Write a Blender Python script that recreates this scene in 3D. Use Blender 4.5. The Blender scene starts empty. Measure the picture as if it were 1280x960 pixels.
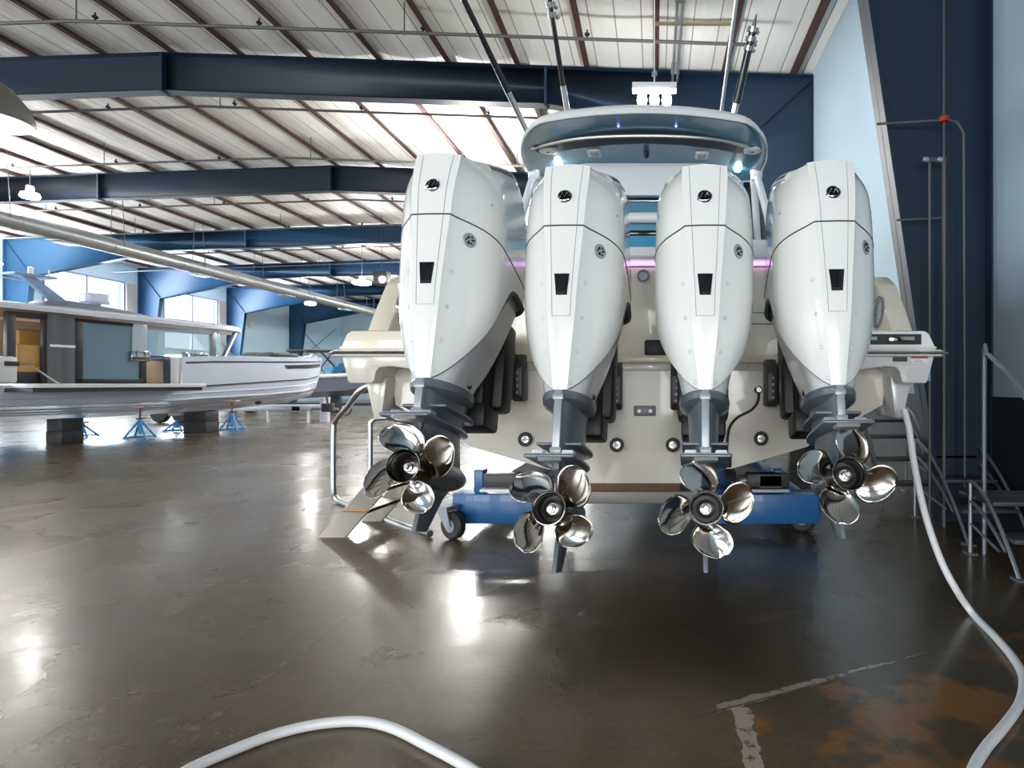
import bpy, bmesh, math, random
from mathutils import Vector, Matrix
random.seed(7)
R = math.radians
S = bpy.context.scene
COL = S.collection

# ------------------------------------------------------------------ camera, world, light, exposure
CAM_H, F, VX, VY = 1.45, 800.0, 818.0, 480.0
cd = bpy.data.cameras.new('camera'); cam = bpy.data.objects.new('camera', cd); COL.objects.link(cam)
cam.location = (0, 0, CAM_H); cam.rotation_euler = (R(90), 0, 0)
cd.sensor_fit = 'HORIZONTAL'; cd.sensor_width = 36; cd.lens = 36 * F / 1280
cd.shift_x = -(VX - 640) / 1280; cd.shift_y = (VY - 480) / 1280
cd.clip_end = 300
S.camera = cam
S.view_settings.view_transform = 'Standard'; S.view_settings.look = 'None'
S.view_settings.gamma = 1; S.view_settings.exposure = 0.3
S.view_settings.use_curve_mapping = False
W = bpy.data.worlds.new('sky'); S.world = W; W.use_nodes = True
W.node_tree.nodes['Background'].inputs[0].default_value = (.75, .87, 1, 1)
W.node_tree.nodes['Background'].inputs[1].default_value = 2.0

def daylight(name, loc, rot, sx, sy, power, col=(.86, .93, 1), spread=150):
    l = bpy.data.lights.new(name, 'AREA'); l.shape = 'RECTANGLE'; l.size = sx; l.size_y = sy
    l.energy = power; l.color = col; l.spread = R(spread)
    o = bpy.data.objects.new(name, l); COL.objects.link(o); o.location = loc; o.rotation_euler = rot
    return o
XL, XR, YF, YE = -29.6, 3.5, -9.0, 60.4      # left wall, right wall, wall behind the camera, end wall
WIN_L = [(-7.0, -2.2), (.8, 5.4), (8.4, 12.8), (31.0, 35.7), (38.6, 43.3)]     # window bays in the left wall (y0, y1)
WIN_F = [(-26, -21), (-18.5, -13.5), (-11, -6), (-4.2, -.9), (.1, 3.0)]        # windows of the wall behind the camera
WZ0, WZ1 = 3.6, 7.1
FZ0, FZ1 = .5, 4.2
for a, b in WIN_L:
    daylight('daylight_side', (XL - .12, (a + b) / 2, (WZ0 + WZ1) / 2), (0, R(-90), 0), WZ1 - WZ0, b - a, 950, spread=170)
for a, b in WIN_F:
    daylight('daylight_front', ((a + b) / 2, YF - .12, (FZ0 + FZ1) / 2), (R(90 - 16), 0, 0), b - a, FZ1 - FZ0, 290 * (b - a) / 4, (1, .985, .95), 140)

# ------------------------------------------------------------------ helpers
def at(px, py, d):
    return Vector(((px - VX) / F * d, d, CAM_H - (py - VY) / F * d))

def M_(name, col, rough=.5, metal=0, coat=0, emit=None, es=1, bump=0, bscale=40, var=0, vscale=3, alpha=None, spec=.5):
    m = bpy.data.materials.new(name); m.use_nodes = True; nt = m.node_tree
    b = nt.nodes['Principled BSDF']; c4 = (*col, 1)
    b.inputs['Base Color'].default_value = c4; b.inputs['Roughness'].default_value = rough
    b.inputs['Metallic'].default_value = metal; b.inputs['Coat Weight'].default_value = coat
    b.inputs['Coat Roughness'].default_value = .04; b.inputs['Specular IOR Level'].default_value = spec
    if emit:
        b.inputs['Emission Color'].default_value = (*emit, 1); b.inputs['Emission Strength'].default_value = es
    if alpha is not None: b.inputs['Alpha'].default_value = alpha
    if var or bump:
        tc = nt.nodes.new('ShaderNodeTexCoord')
    if var:
        n = nt.nodes.new('ShaderNodeTexNoise'); n.inputs['Scale'].default_value = vscale; n.inputs['Detail'].default_value = 4
        mx = nt.nodes.new('ShaderNodeMix'); mx.data_type = 'RGBA'
        mx.inputs[6].default_value = (*[c * (1 - var) for c in col], 1); mx.inputs[7].default_value = (*[min(1, c * (1 + var)) for c in col], 1)
        nt.links.new(tc.outputs['Object'], n.inputs['Vector']); nt.links.new(n.outputs['Fac'], mx.inputs[0]); nt.links.new(mx.outputs[2], b.inputs['Base Color'])
    if bump:
        n2 = nt.nodes.new('ShaderNodeTexNoise'); n2.inputs['Scale'].default_value = bscale; n2.inputs['Detail'].default_value = 3
        bp = nt.nodes.new('ShaderNodeBump'); bp.inputs['Strength'].default_value = bump; bp.inputs['Distance'].default_value = .02
        nt.links.new(tc.outputs['Object'], n2.inputs['Vector']); nt.links.new(n2.outputs['Fac'], bp.inputs['Height']); nt.links.new(bp.outputs['Normal'], b.inputs['Normal'])
    return m

class MB:
    """collects shapes into one mesh"""
    def __init__(s): s.bm = bmesh.new()
    def face(s, vs):
        try: return s.bm.faces.new(vs)
        except ValueError: return None
    def grid(s, rows, close_u=False, close_v=False):
        V = [[s.bm.verts.new(p) for p in r] for r in rows]
        n, m = len(V), len(V[0])
        for i in range(n if close_v else n - 1):
            for j in range(m if close_u else m - 1):
                s.face([V[i][j], V[i][(j + 1) % m], V[(i + 1) % n][(j + 1) % m], V[(i + 1) % n][j]])
        return V
    def box(s, a, b, bev=0, M=None):
        x0, y0, z0 = a; x1, y1, z1 = b
        t = bmesh.new(); bmesh.ops.create_cube(t, size=1)
        for v in t.verts:
            v.co = Vector(((x0 + x1) / 2 + v.co.x * (x1 - x0), (y0 + y1) / 2 + v.co.y * (y1 - y0), (z0 + z1) / 2 + v.co.z * (z1 - z0)))
        if bev: bmesh.ops.bevel(t, geom=list(t.edges), offset=bev, segments=2, affect='EDGES', profile=.5)
        s.take(t, M); return s
    def take(s, t, M=None):
        if M is not None: bmesh.ops.transform(t, matrix=M, verts=t.verts)
        mp = {v: s.bm.verts.new(v.co) for v in t.verts}
        for f in t.faces: s.face([mp[v] for v in f.verts])
        t.free()
    def prism(s, pts, axis, a, b, bev=0):
        """extrude a polygon: axis 'x': pts=(y,z); 'y': pts=(x,z); 'z': pts=(x,y)"""
        def P(p, t): return {'x': (t, p[0], p[1]), 'y': (p[0], t, p[1]), 'z': (p[0], p[1], t)}[axis]
        t = bmesh.new()
        A = [t.verts.new(P(p, a)) for p in pts]; B = [t.verts.new(P(p, b)) for p in pts]
        n = len(pts); t.faces.new(A); t.faces.new(B[::-1])
        for i in range(n): t.faces.new([A[i], B[i], B[(i + 1) % n], A[(i + 1) % n]])
        bmesh.ops.recalc_face_normals(t, faces=t.faces)
        if bev: bmesh.ops.bevel(t, geom=list(t.edges), offset=bev, segments=2, affect='EDGES', profile=.5, clamp_overlap=True)
        s.take(t); return s
    def tube(s, pts, r, n=10, smooth=0, caps=True, closed=False):
        pts = [Vector(p) for p in pts]
        if smooth: pts = catmull(pts, smooth, closed)
        N = len(pts); rs = r if isinstance(r, (list, tuple)) else [r] * N
        if len(rs) != N: rs = [rs[0] + (rs[-1] - rs[0]) * i / (N - 1) for i in range(N)]
        rows = []; up = None
        for i, p in enumerate(pts):
            if closed: t = (pts[(i + 1) % N] - pts[i - 1]).normalized()
            else: t = (pts[min(i + 1, N - 1)] - pts[max(i - 1, 0)]).normalized()
            if up is None:
                up = Vector((0, 0, 1)) if abs(t.z) < .9 else Vector((1, 0, 0))
            up = (up - t * up.dot(t)).normalized(); sd = t.cross(up)
            rows.append([p + (up * math.cos(2 * math.pi * k / n) + sd * math.sin(2 * math.pi * k / n)) * rs[i] for k in range(n)])
        V = s.grid(rows, close_u=True, close_v=closed)
        if caps and not closed:
            s.face(V[0][::-1]); s.face(V[-1])
        return s
    def lathe(s, prof, c=(0, 0, 0), axis='z', n=28, cap=True):
        """prof: (r, t) along axis"""
        c = Vector(c); rows = []
        for r, t in prof:
            row = []
            for k in range(n):
                a = 2 * math.pi * k / n; u, v = r * math.cos(a), r * math.sin(a)
                row.append(c + Vector({'z': (u, v, t), 'y': (u, t, v), 'x': (t, u, v)}[axis]))
            rows.append(row)
        V = s.grid(rows, close_u=True)
        if cap:
            if prof[0][0] > 1e-5: s.face(V[0])
            if prof[-1][0] > 1e-5: s.face(V[-1])
        return s
    def build(s, name, m, parent=None, loc=None, ang=32, sub=0, bev=0, weld=True):
        bm = s.bm
        if weld: bmesh.ops.remove_doubles(bm, verts=bm.verts, dist=1e-5)
        bmesh.ops.recalc_face_normals(bm, faces=bm.faces)
        for f in bm.faces: f.smooth = True
        for e in bm.edges:
            if len(e.link_faces) == 2 and e.calc_face_angle(0) > R(ang): e.smooth = False
        me = bpy.data.meshes.new(name); bm.to_mesh(me); bm.free()
        o = bpy.data.objects.new(name, me); COL.objects.link(o)
        me.materials.append(m)
        if parent is not None: o.parent = parent
        if loc is not None: o.location = loc
        if bev:
            b = o.modifiers.new('bev', 'BEVEL'); b.width = bev; b.segments = 2; b.limit_method = 'ANGLE'; b.angle_limit = R(35)
        if sub:
            b = o.modifiers.new('sub', 'SUBSURF'); b.levels = sub; b.render_levels = sub
        return o

def catmull(pts, n, closed=False):
    out = []; N = len(pts)
    rng = range(N) if closed else range(N - 1)
    for i in rng:
        if closed: p0, p1, p2, p3 = pts[i - 1], pts[i], pts[(i + 1) % N], pts[(i + 2) % N]
        else: p0, p1, p2, p3 = pts[max(i - 1, 0)], pts[i], pts[i + 1], pts[min(i + 2, N - 1)]
        for k in range(n):
            t = k / n
            out.append(.5 * ((2 * p1) + (p2 - p0) * t + (2 * p0 - 5 * p1 + 4 * p2 - p3) * t * t + (3 * p1 - p0 - 3 * p2 + p3) * t ** 3))
    if not closed: out.append(pts[-1])
    return out

def lerp_tab(tab, x):
    if x <= tab[0][0]: return tab[0][1]
    for (a, b), (c, d) in zip(tab, tab[1:]):
        if x <= c: return b + (d - b) * (x - a) / (c - a)
    return tab[-1][1]

def smooth_tab(tab, x):
    if x <= tab[0][0]: return tab[0][1]
    n = len(tab)
    for i in range(n - 1):
        (a, b), (c, d) = tab[i], tab[i + 1]
        if x <= c:
            m0 = (tab[i + 1][1] - tab[i - 1][1]) / (tab[i + 1][0] - tab[i - 1][0]) if i > 0 else (d - b) / (c - a)
            m1 = (tab[i + 2][1] - tab[i][1]) / (tab[i + 2][0] - tab[i][0]) if i + 2 < n else (d - b) / (c - a)
            h = c - a; t = (x - a) / h
            return (2*t**3-3*t**2+1)*b + (t**3-2*t**2+t)*h*m0 + (-2*t**3+3*t**2)*d + (t**3-t**2)*h*m1
    return tab[-1][1]

def tag(o, label=None, cat=None, group=None, kind=None):
    if label: o['label'] = label
    if cat: o['category'] = cat
    if group: o['group'] = group
    if kind: o['kind'] = kind
    return o
def thing(name, label, cat, loc=(0, 0, 0), group=None):
    o = bpy.data.objects.new(name, None); COL.objects.link(o); o.location = loc
    o.empty_display_size = .2
    return tag(o, label, cat, group)
def kids(o): return [c for c in bpy.data.objects if c.parent == o]
def copy_tree(o, parent=None):
    c = o.copy(); COL.objects.link(c)
    if parent is not None: c.parent = parent
    for ch in kids(o): copy_tree(ch, c)
    return c
class Off:
    """a builder shifted so that world coordinates may be used under an Empty"""
def local(mb, root):
    bmesh.ops.translate(mb.bm, vec=-Vector(root.location), verts=mb.bm.verts); return mb
def wpart(mb, name, m, root, **k):
    """a part given in world coordinates below an unrotated Empty (or below a part of one)"""
    top = root
    while top.parent: top = top.parent
    return local(mb, top).build(name, m, root, **k)

# ------------------------------------------------------------------ materials
gel = M_('white_gelcoat', (.86, .88, .86), .16, coat=.6)
gel2 = M_('white_fairing', (.66, .68, .68), .2, coat=.4)
cream = M_('cream_gelcoat', (.76, .71, .56), .2, coat=.5)
hullw = M_('hull_gelcoat', (.62, .59, .52), .22, coat=.4)
seamm = M_('dark_seam', (.05, .06, .06), .5)
linem = M_('fine_line', (.30, .32, .32), .5)
black = M_('black_plastic', (.010, .010, .011), .5)
gloss = M_('gloss_black', (.008, .008, .009), .08, coat=.5)
legm = M_('grey_paint', (.125, .155, .185), .32, coat=.25)
legl = M_('light_grey_paint', (.36, .39, .41), .35, metal=.3)
chrome = M_('polished_steel', (.56, .53, .49), .08, metal=1, bump=.015, bscale=14)
barrel = M_('bronze_tinted_steel', (.22, .18, .145), .1, metal=1)
inner = M_('barrel_inside', (.03, .024, .02), .4)
nutm = M_('machined_steel', (.75, .75, .74), .18, metal=1)
alu = M_('aluminium', (.62, .60, .56), .32, metal=1)
steel = M_('brushed_tube', (.55, .56, .57), .28, metal=1)
greysteel = M_('grey_steel', (.26, .28, .31), .4, metal=.7)
rubber = M_('rubber', (.015, .015, .016), .6)
bluep = M_('blue_trolley_paint', (.012, .11, .30), .38, coat=.2)
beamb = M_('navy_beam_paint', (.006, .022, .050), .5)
beamlight = M_('far_frame_blue', (.02, .085, .19), .45)  # lighter blue, used on the whole far frames
jackb = M_('light_blue_stand_paint', (.05, .33, .72), .4)
brown = M_('brown_purlin', (.075, .035, .03), .6)
pipe = M_('sprinkler_pipe', (.10, .10, .10), .5, metal=.3)
ductm = M_('galvanised_duct', (.36, .38, .39), .38, metal=.6, var=.15, vscale=2)
wallb = M_('light_blue_wall', (.60, .82, .96), .6, bump=.05, bscale=3)
wallr = M_('pale_blue_wall', (.36, .47, .54), .6, bump=.08, bscale=2)
dado = M_('dark_dado', (.012, .016, .024), .5)
hosem = M_('white_hose', (.74, .75, .76), .4)
teal = M_('teal_gelcoat', (.10, .27, .38), .22, coat=.5)
tealb = M_('bright_teal', (.06, .32, .55), .3, coat=.3)
dark = M_('dark_shadow_band', (.02, .02, .025), .6)  # stands for the shadow band below the sunshade rail
whitep = M_('white_paint', (.8, .81, .82), .3, coat=.3)
vinyl = M_('white_vinyl', (.78, .79, .80), .45)
wood = M_('brown_timber', (.16, .09, .05), .7, var=.3, vscale=6)
dkgrey = M_('charcoal_metal', (.035, .036, .038), .45)
bhull = M_('silver_blue_hull', (.70, .78, .95), .22, coat=.5)
bbot = M_('slate_hull_bottom', (.26, .32, .42), .3, coat=.3)
bdark = M_('dark_hull_line', (.03, .035, .045), .4)
tan = M_('tan_leather', (.62, .38, .12), .5)
beige = M_('beige_panel', (.62, .46, .32), .5)
glass = M_('tinted_glass', (.10, .17, .22), .04, coat=1)
glassl = M_('pale_glass', (.42, .62, .68), .05, coat=1, alpha=.55)
pink = M_('pink_led', (.8, .5, .9), .4, emit=(.85, .5, 1), es=1.0)
ledw = M_('white_led', (1, 1, 1), .4, emit=(.80, .92, 1), es=25)
ledb = M_('blue_led', (.2, .3, 1), .4, emit=(.12, .18, 1), es=5)
lens = M_('lamp_lens', (1, 1, 1), .4, emit=(1, .97, .93), es=150)
shade = M_('lamp_hood_grey', (.16, .155, .14), .4, metal=.4)
redm = M_('red_paint', (.4, .03, .03), .5)
orange = M_('orange_tape', (.55, .30, .10), .6)
frame = M_('window_frame', (.30, .32, .62), .5)

def mat_floor():
    m = bpy.data.materials.new('polished_concrete'); m.use_nodes = True; nt = m.node_tree; N = nt.nodes; L = nt.links
    b = N['Principled BSDF']; tc = N.new('ShaderNodeTexCoord'); P = tc.outputs['Object']
    def noise(scale, det=5, rough=.6, v=P, dist=0):
        n = N.new('ShaderNodeTexNoise'); n.inputs['Scale'].default_value = scale; n.inputs['Detail'].default_value = det
        n.inputs['Roughness'].default_value = rough; n.inputs['Distortion'].default_value = dist; L.new(v, n.inputs['Vector']); return n.outputs['Fac']
    def ramp(x, *st):
        r = N.new('ShaderNodeValToRGB'); e = r.color_ramp.elements
        while len(e) < len(st): e.new(.5)
        for k, (p, c) in enumerate(st): e[k].position = p; e[k].color = (*c, 1) if isinstance(c, tuple) else (c, c, c, 1)
        L.new(x, r.inputs[0]); return r.outputs[0]
    def mix(f, a, c):
        x = N.new('ShaderNodeMix'); x.data_type = 'RGBA'
        for s, i in ((f, 0), (a, 6), (c, 7)):
            if hasattr(s, 'default_value') or hasattr(s, 'is_linked'): L.new(s, x.inputs[i])
            elif i == 0: x.inputs[0].default_value = s
            else: x.inputs[i].default_value = (*s, 1)
        return x.outputs[2]
    def math_(op, a, c=None, cl=False):
        x = N.new('ShaderNodeMath'); x.operation = op; x.use_clamp = cl
        for s, i in ((a, 0), (c, 1)):
            if s is None: continue
            if isinstance(s, (int, float)): x.inputs[i].default_value = s
            else: L.new(s, x.inputs[i])
        return x.outputs[0]
    sep = N.new('ShaderNodeSeparateXYZ'); L.new(P, sep.inputs[0]); X, Y = sep.outputs[0], sep.outputs[1]
    base = ramp(noise(.55, 6, .6, dist=.6), (.30, (.048, .032, .016)), (.5, (.105, .073, .038)), (.70, (.155, .118, .066)))
    oliv = ramp(noise(1.1, 4), (.42, 0.0), (.62, .8))
    c = mix(oliv, base, (.115, .085, .030))
    # boat's shade painted dark on the floor, ochre stain spots on the near right slab
    jx = math_('ADD', X, math_('MULTIPLY', math_('SUBTRACT', noise(1.3, 4), .5), .9))
    jy = math_('ADD', Y, math_('MULTIPLY', math_('SUBTRACT', noise(1.7, 4), .5), .8))
    def sm(x, a, c_): return math_('DIVIDE', math_('SUBTRACT', x, a), c_ - a, True)
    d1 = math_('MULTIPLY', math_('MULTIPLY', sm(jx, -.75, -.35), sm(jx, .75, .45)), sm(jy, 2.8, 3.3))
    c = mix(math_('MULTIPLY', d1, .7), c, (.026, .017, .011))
    d2 = math_('MULTIPLY', sm(jx, .3, 1.0), .55); c = mix(d2, c, (.040, .028, .018))
    dd0 = math_('SUBTRACT', math_('SUBTRACT', Y, 2.72), math_('MULTIPLY', X, .5))
    spots = math_('MULTIPLY', ramp(noise(2.6, 3, .55), (.48, 0.0), (.56, 1.0)), math_('MULTIPLY', math_('GREATER_THAN', X, .42), math_('LESS_THAN', dd0, -.05)))
    c = mix(math_('MULTIPLY', spots, .75), c, (.24, .095, .012))
    fine = ramp(noise(30, 4), (.35, .82), (.7, 1.1))
    mm = N.new('ShaderNodeMix'); mm.data_type = 'RGBA'; mm.blend_type = 'MULTIPLY'; mm.inputs[0].default_value = 1; L.new(c, mm.inputs[6]); L.new(fine, mm.inputs[7]); c = mm.outputs[2]
    # saw-cut joints and a patched crack
    wob = math_('MULTIPLY', math_('SUBTRACT', noise(6, 5, .7), .5), .12)
    def line(dist, w, lim=None):
        k = math_('LESS_THAN', math_('ABSOLUTE', math_('ADD', dist, math_('MULTIPLY', wob, .25))), w)
        return math_('MULTIPLY', k, lim) if lim is not None else k
    j1 = line(math_('ADD', X, 1.9), .006); j2 = line(math_('SUBTRACT', Y, 7.5), .014)
    j3 = line(math_('SUBTRACT', Y, 15.1), .02); j5 = line(math_('ADD', X, 9.5), .012)
    c = mix(math_('MULTIPLY', math_('MAXIMUM', math_('MAXIMUM', j1, j2), math_('MAXIMUM', j3, j5)), .55), c, (.03, .025, .02))
    pa = line(math_('ADD', math_('ADD', X, 1.93), wob), .02); pa = math_('MULTIPLY', pa, ramp(noise(7, 5, .7), (.54, 0.0), (.62, 1.0)))
    c = mix(math_('MULTIPLY', pa, .45), c, (.22, .19, .15))
    # crack: from (.31,2.86) towards (2.2,3.8)
    dd = math_('SUBTRACT', math_('SUBTRACT', Y, 2.72), math_('MULTIPLY', X, .5))
    gt = math_('GREATER_THAN', X, .28)
    wedge = math_('SUBTRACT', .036, math_('MULTIPLY', math_('SUBTRACT', X, .3), .03))
    k4 = math_('MULTIPLY', math_('LESS_THAN', math_('ABSOLUTE', math_('ADD', dd, wob)), wedge), gt)
    k4 = math_('MULTIPLY', k4, ramp(noise(9, 5, .7), (.40, 0.0), (.48, 1.0)))
    c = mix(math_('MULTIPLY', k4, .8), c, (.34, .30, .25))
    k4b = math_('MULTIPLY', math_('LESS_THAN', math_('ABSOLUTE', math_('ADD', math_('ADD', dd, .02), math_('MULTIPLY', wob, .3))), .006), math_('GREATER_THAN', X, .15))
    c = mix(math_('MULTIPLY', k4b, .7), c, (.02, .016, .012))
    k5 = math_('MULTIPLY', math_('LESS_THAN', math_('ABSOLUTE', math_('ADD', math_('SUBTRACT', X, .385), math_('MULTIPLY', wob, .9))), .038), math_('LESS_THAN', Y, 2.87))
    k5 = math_('MULTIPLY', k5, ramp(noise(14, 5, .7), (.38, 0.0), (.46, 1.0)))
    c = mix(math_('MULTIPLY', k5, .85), c, (.42, .35, .27))
    L.new(c, b.inputs['Base Color'])
    b.inputs['Specular IOR Level'].default_value = .42
    rg = ramp(noise(.9, 4, .5, dist=.5), (.2, .20), (.8, .36)); L.new(rg, b.inputs['Roughness'])
    b.inputs['Coat Weight'].default_value = .17; b.inputs['Coat Roughness'].default_value = .13
    bp = N.new('ShaderNodeBump'); bp.inputs['Strength'].default_value = .12; bp.inputs['Distance'].default_value = .03
    mp = N.new('ShaderNodeMapping'); L.new(P, mp.inputs[0]); mp.inputs['Scale'].default_value = (1.0, 1.0, 1)
    L.new(noise(3.2, 4, .5, mp.outputs[0]), bp.inputs['Height'])
    L.new(bp.outputs['Normal'], b.inputs['Normal']); L.new(bp.outputs['Normal'], b.inputs['Coat Normal'])
    return m

def mat_ceiling():
    m = bpy.data.materials.new('white_roof_blanket'); m.use_nodes = True; nt = m.node_tree; N = nt.nodes; L = nt.links
    b = N['Principled BSDF']; b.inputs['Roughness'].default_value = .55
    tc = N.new('ShaderNodeTexCoord'); sep = N.new('ShaderNodeSeparateXYZ'); L.new(tc.outputs['Object'], sep.inputs[0])
    def mt(op, a, c):
        x = N.new('ShaderNodeMath'); x.operation = op
        for s, i in ((a, 0), (c, 1)):
            if isinstance(s, (int, float)): x.inputs[i].default_value = s
            else: L.new(s, x.inputs[i])
        return x.outputs[0]
    fr = mt('FRACT', mt('DIVIDE', sep.outputs[0], 1.522 / 3), 0)
    ln = mt('LESS_THAN', mt('ABSOLUTE', mt('SUBTRACT', fr, .5), 0), .022)
    n = N.new('ShaderNodeTexNoise'); n.inputs['Scale'].default_value = .8; n.inputs['Detail'].default_value = 4; L.new(tc.outputs['Object'], n.inputs['Vector'])
    mx = N.new('ShaderNodeMix'); mx.data_type = 'RGBA'; mx.inputs[6].default_value = (.84, .84, .82, 1); mx.inputs[7].default_value = (.92, .92, .90, 1); L.new(n.outputs['Fac'], mx.inputs[0])
    m2 = N.new('ShaderNodeMix'); m2.data_type = 'RGBA'; L.new(ln, m2.inputs[0]); L.new(mx.outputs[2], m2.inputs[6]); m2.inputs[7].default_value = (.30, .29, .29, 1)
    L.new(m2.outputs[2], b.inputs['Base Color'])
    bp = N.new('ShaderNodeBump'); bp.inputs['Strength'].default_value = .5; bp.inputs['Distance'].default_value = .1
    mp = N.new('ShaderNodeMapping'); mp.inputs['Scale'].default_value = (3, .35, 1); L.new(tc.outputs['Object'], mp.inputs[0])
    n3 = N.new('ShaderNodeTexNoise'); n3.inputs['Scale'].default_value = 1.0; n3.inputs['Detail'].default_value = 3; L.new(mp.outputs[0], n3.inputs['Vector'])
    L.new(n3.outputs['Fac'], bp.inputs['Height']); L.new(bp.outputs['Normal'], b.inputs['Normal'])
    return m
floorm = mat_floor(); ceilm = mat_ceiling()

# ------------------------------------------------------------------ room shell
RX, RZ, SL = -10.85, 8.75, .035          # ridge line and roof slope
def roof(x): return RZ - abs(x - RX) * SL
def struct(mb, name, m, label, cat, **k): return tag(mb.build(name, m, **k), label, cat, kind='structure')

mb = MB(); mb.box((XL - .4, YF - .4, -.2), (XR + .4, YE + .4, 0)); struct(mb, 'floor', floorm, 'polished brown concrete floor with saw cut joints and a patched crack', 'floor')
# roof blanket sagging between the purlins
PUR = [XR - .35 - 1.522 * k for k in range(22)]
PUR = [(820 - VX) / F * 14 + 1.522 * k for k in range(2, -20, -1)]
mb = MB(); xs = []
for k in range(66 * 2 + 1): xs.append(XL + (XR - XL) * k / 132)
def sag(x):
    t = ((x - PUR[0]) / 1.522) % 1.0
    return -.07 * math.sin(math.pi * t) ** .6
rows = [[(x, y, roof(x) + .16 + sag(x)) for x in xs] for y in [YF + (YE - YF) * j / 20 for j in range(21)]]
mb.grid(rows); top = [[(x, y, roof(x) + .5) for x in (XL, RX, XR)] for y in (YF, YE)]; mb.grid(top)
struct(mb, 'ceiling', ceilm, 'white insulated roof lining with thin dark seams', 'ceiling')

def wall_y(name, y0, y1, holes, zmax, m, label, xr=(XL, XR)):
    """wall across the building with window holes (x0,x1,z0,z1)"""
    mb = MB(); x0, x1 = xr; ed = sorted(holes); cur = x0
    for a, b, c, d in ed:
        mb.box((cur, y0, 0), (a, y1, zmax)); mb.box((a, y0, 0), (b, y1, c)); mb.box((a, y0, d), (b, y1, zmax)); cur = b
    mb.box((cur, y0, 0), (x1, y1, zmax)); return struct(mb, name, m, label, 'wall')
wall_y('wall_front', YF - .3, YF, [(a, b, FZ0, FZ1) for a, b in WIN_F], 9.2, wallr, 'pale wall with tall shop windows behind the camera', (XL - .3, XR + .3))
wall_y('wall_end', YE, YE + .3, [], 9.2, wallb, 'light blue end wall at the far end of the hall', (XL - .3, XR + .3))
mb = MB(); cur = YF
for a, b in WIN_L:
    mb.box((XL - .3, cur, 0), (XL, a, 9.2)); mb.box((XL - .3, a, 0), (XL, b, WZ0)); mb.box((XL - .3, a, WZ1), (XL, b, 9.2)); cur = b
mb.box((XL - .3, cur, 0), (XL, YE, 9.2)); struct(mb, 'wall_left', wallb, 'light blue side wall with high bright windows beyond the grey boat', 'wall')
mb = MB(); mb.box((XR, YF, 1.32), (XR + .3, YE, 9.2)); struct(mb, 'wall_right', wallr, 'pale blue wall close to the right of the white boat', 'wall')
mb = MB(); mb.box((XR - .015, YF, 0), (XR + .3, YE, 1.32)); struct(mb, 'baseboard_right', dado, 'dark painted band along the foot of the right wall', 'dado')
# windows: frame with one mullion and glass
n = 0
for a, b in WIN_L:
    n += 1; mb = MB(); x = XL
    for y in (a, (a + b) / 2, b): mb.box((x - .08, y - .05, WZ0), (x + .03, y + .05, WZ1))
    for z in (WZ0, WZ1): mb.box((x - .08, a, z - .05), (x + .03, b, z + .05))
    w = tag(mb.build('window_%d' % n, frame), 'high two pane window in the left wall, %s' % ('beside the far blue columns' if a > 30 else 'out of view to the left'), 'window', kind='structure')
    if a > 30: w['label'] = 'bright two pane window above the cabin roof of the grey boat' if a < 36 else 'bright two pane window above the windscreen of the grey boat'
    if a > 30:
        j = MB(); j.box((x - .02, b + .08, WZ0), (x + .10, b + .75, WZ1)); j.build('window_panel', M_('sand_panel', (.62, .55, .50), .6), w)
for a, b in WIN_F:
    n += 1; mb = MB(); y = YF
    for x in (a, a + (b - a) / 3, a + (b - a) * 2 / 3, b): mb.box((x - .07, y - .1, FZ0), (x + .07, y + .04, FZ1))
    for z in (FZ0, (FZ0 + FZ1) / 2 + .5, FZ1): mb.box((a, y - .1, z - .06), (b, y + .04, z + .06))
    tag(mb.build('window_%d' % n, frame), 'shop window in the wall behind the camera', 'window', group='shop windows behind the camera', kind='structure')

# steel frames: rafter + tapered columns, each one object
def steel_frame(y, near=False):
    mb = MB(); fw = .14; t = .02
    def zb(x):       # underside of the rafter
        d = .84
        if x > -2.4: d += (x + 2.4) * .14
        if x < -22.4: d += (-22.4 - x) * .16
        return roof(x) - d
    xs = [XL + 1.2, -22.4, RX, -2.4, XR - 1.5]
    xa = [XL] + xs[1:-1] + [XR]
    # web
    top = [(x, y, roof(x)) for x in xa]; bot = [(x, y, zb(x)) for x in xa]
    for a in (0, 1, 2, 3):
        mb.prism([(xa[a], roof(xa[a])), (xa[a + 1], roof(xa[a + 1])), (xa[a + 1], zb(xa[a + 1])), (xa[a], zb(xa[a]))], 'y', y - .008, y + .008)
        for f, s in ((roof, -1), (zb, 1)):
            x0, x1 = xa[a], xa[a + 1]
            if s == 1:
                x0 = max(x0, XL + 1.25); x1 = min(x1, XR - 1.5)
            mb.prism([(x0, f(x0)), (x1, f(x1)), (x1, f(x1) + s * t), (x0, f(x0) + s * t)], 'y', y - fw, y + fw)
    for x in (RX, -2.4, -18.6): mb.box((x - .025, y - fw, zb(x) - .03), (x + .025, y + fw, roof(x)))
    # columns
    for xo, sg, w in ((XL, 1, 1.25), (XR, -1, 1.5)):
        xi = xo + sg * w; zi = zb(xi); xb = xo + sg * .5
        mb.prism([(xo, 0), (xb, 0), (xi, zi), (xo, zb(xo) + .5)], 'y', y - .01, y + .01)
        mb.prism([(xb, 0), (xi, zi), (xi - sg * t, zi), (xb - sg * t, 0)], 'y', y - fw, y + fw)
        mb.box((min(xo, xo + sg * t), y - fw, 0), (max(xo, xo + sg * t), y + fw, roof(xo)))
        mb.prism([(xi, zi), (xo, roof(xo) - .05), (xo, roof(xo) - .08), (xi, zi - .03)], 'y', y - .07, y + .07)
    return mb
FY = [-1.2, 6.75, 14.2, 21.5, 29.2, 36.8, 44.4, 52.0]
FL = ['overhead behind the camera', 'whose column stands beside the step units', 'right above the white boat, nearest across the picture', 'second one back from the white boat', 'third one back, above the bow of the grey boat', 'fourth one back, at the second bright window', 'fifth one back, behind the far lamps', 'last one before the end wall']
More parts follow.
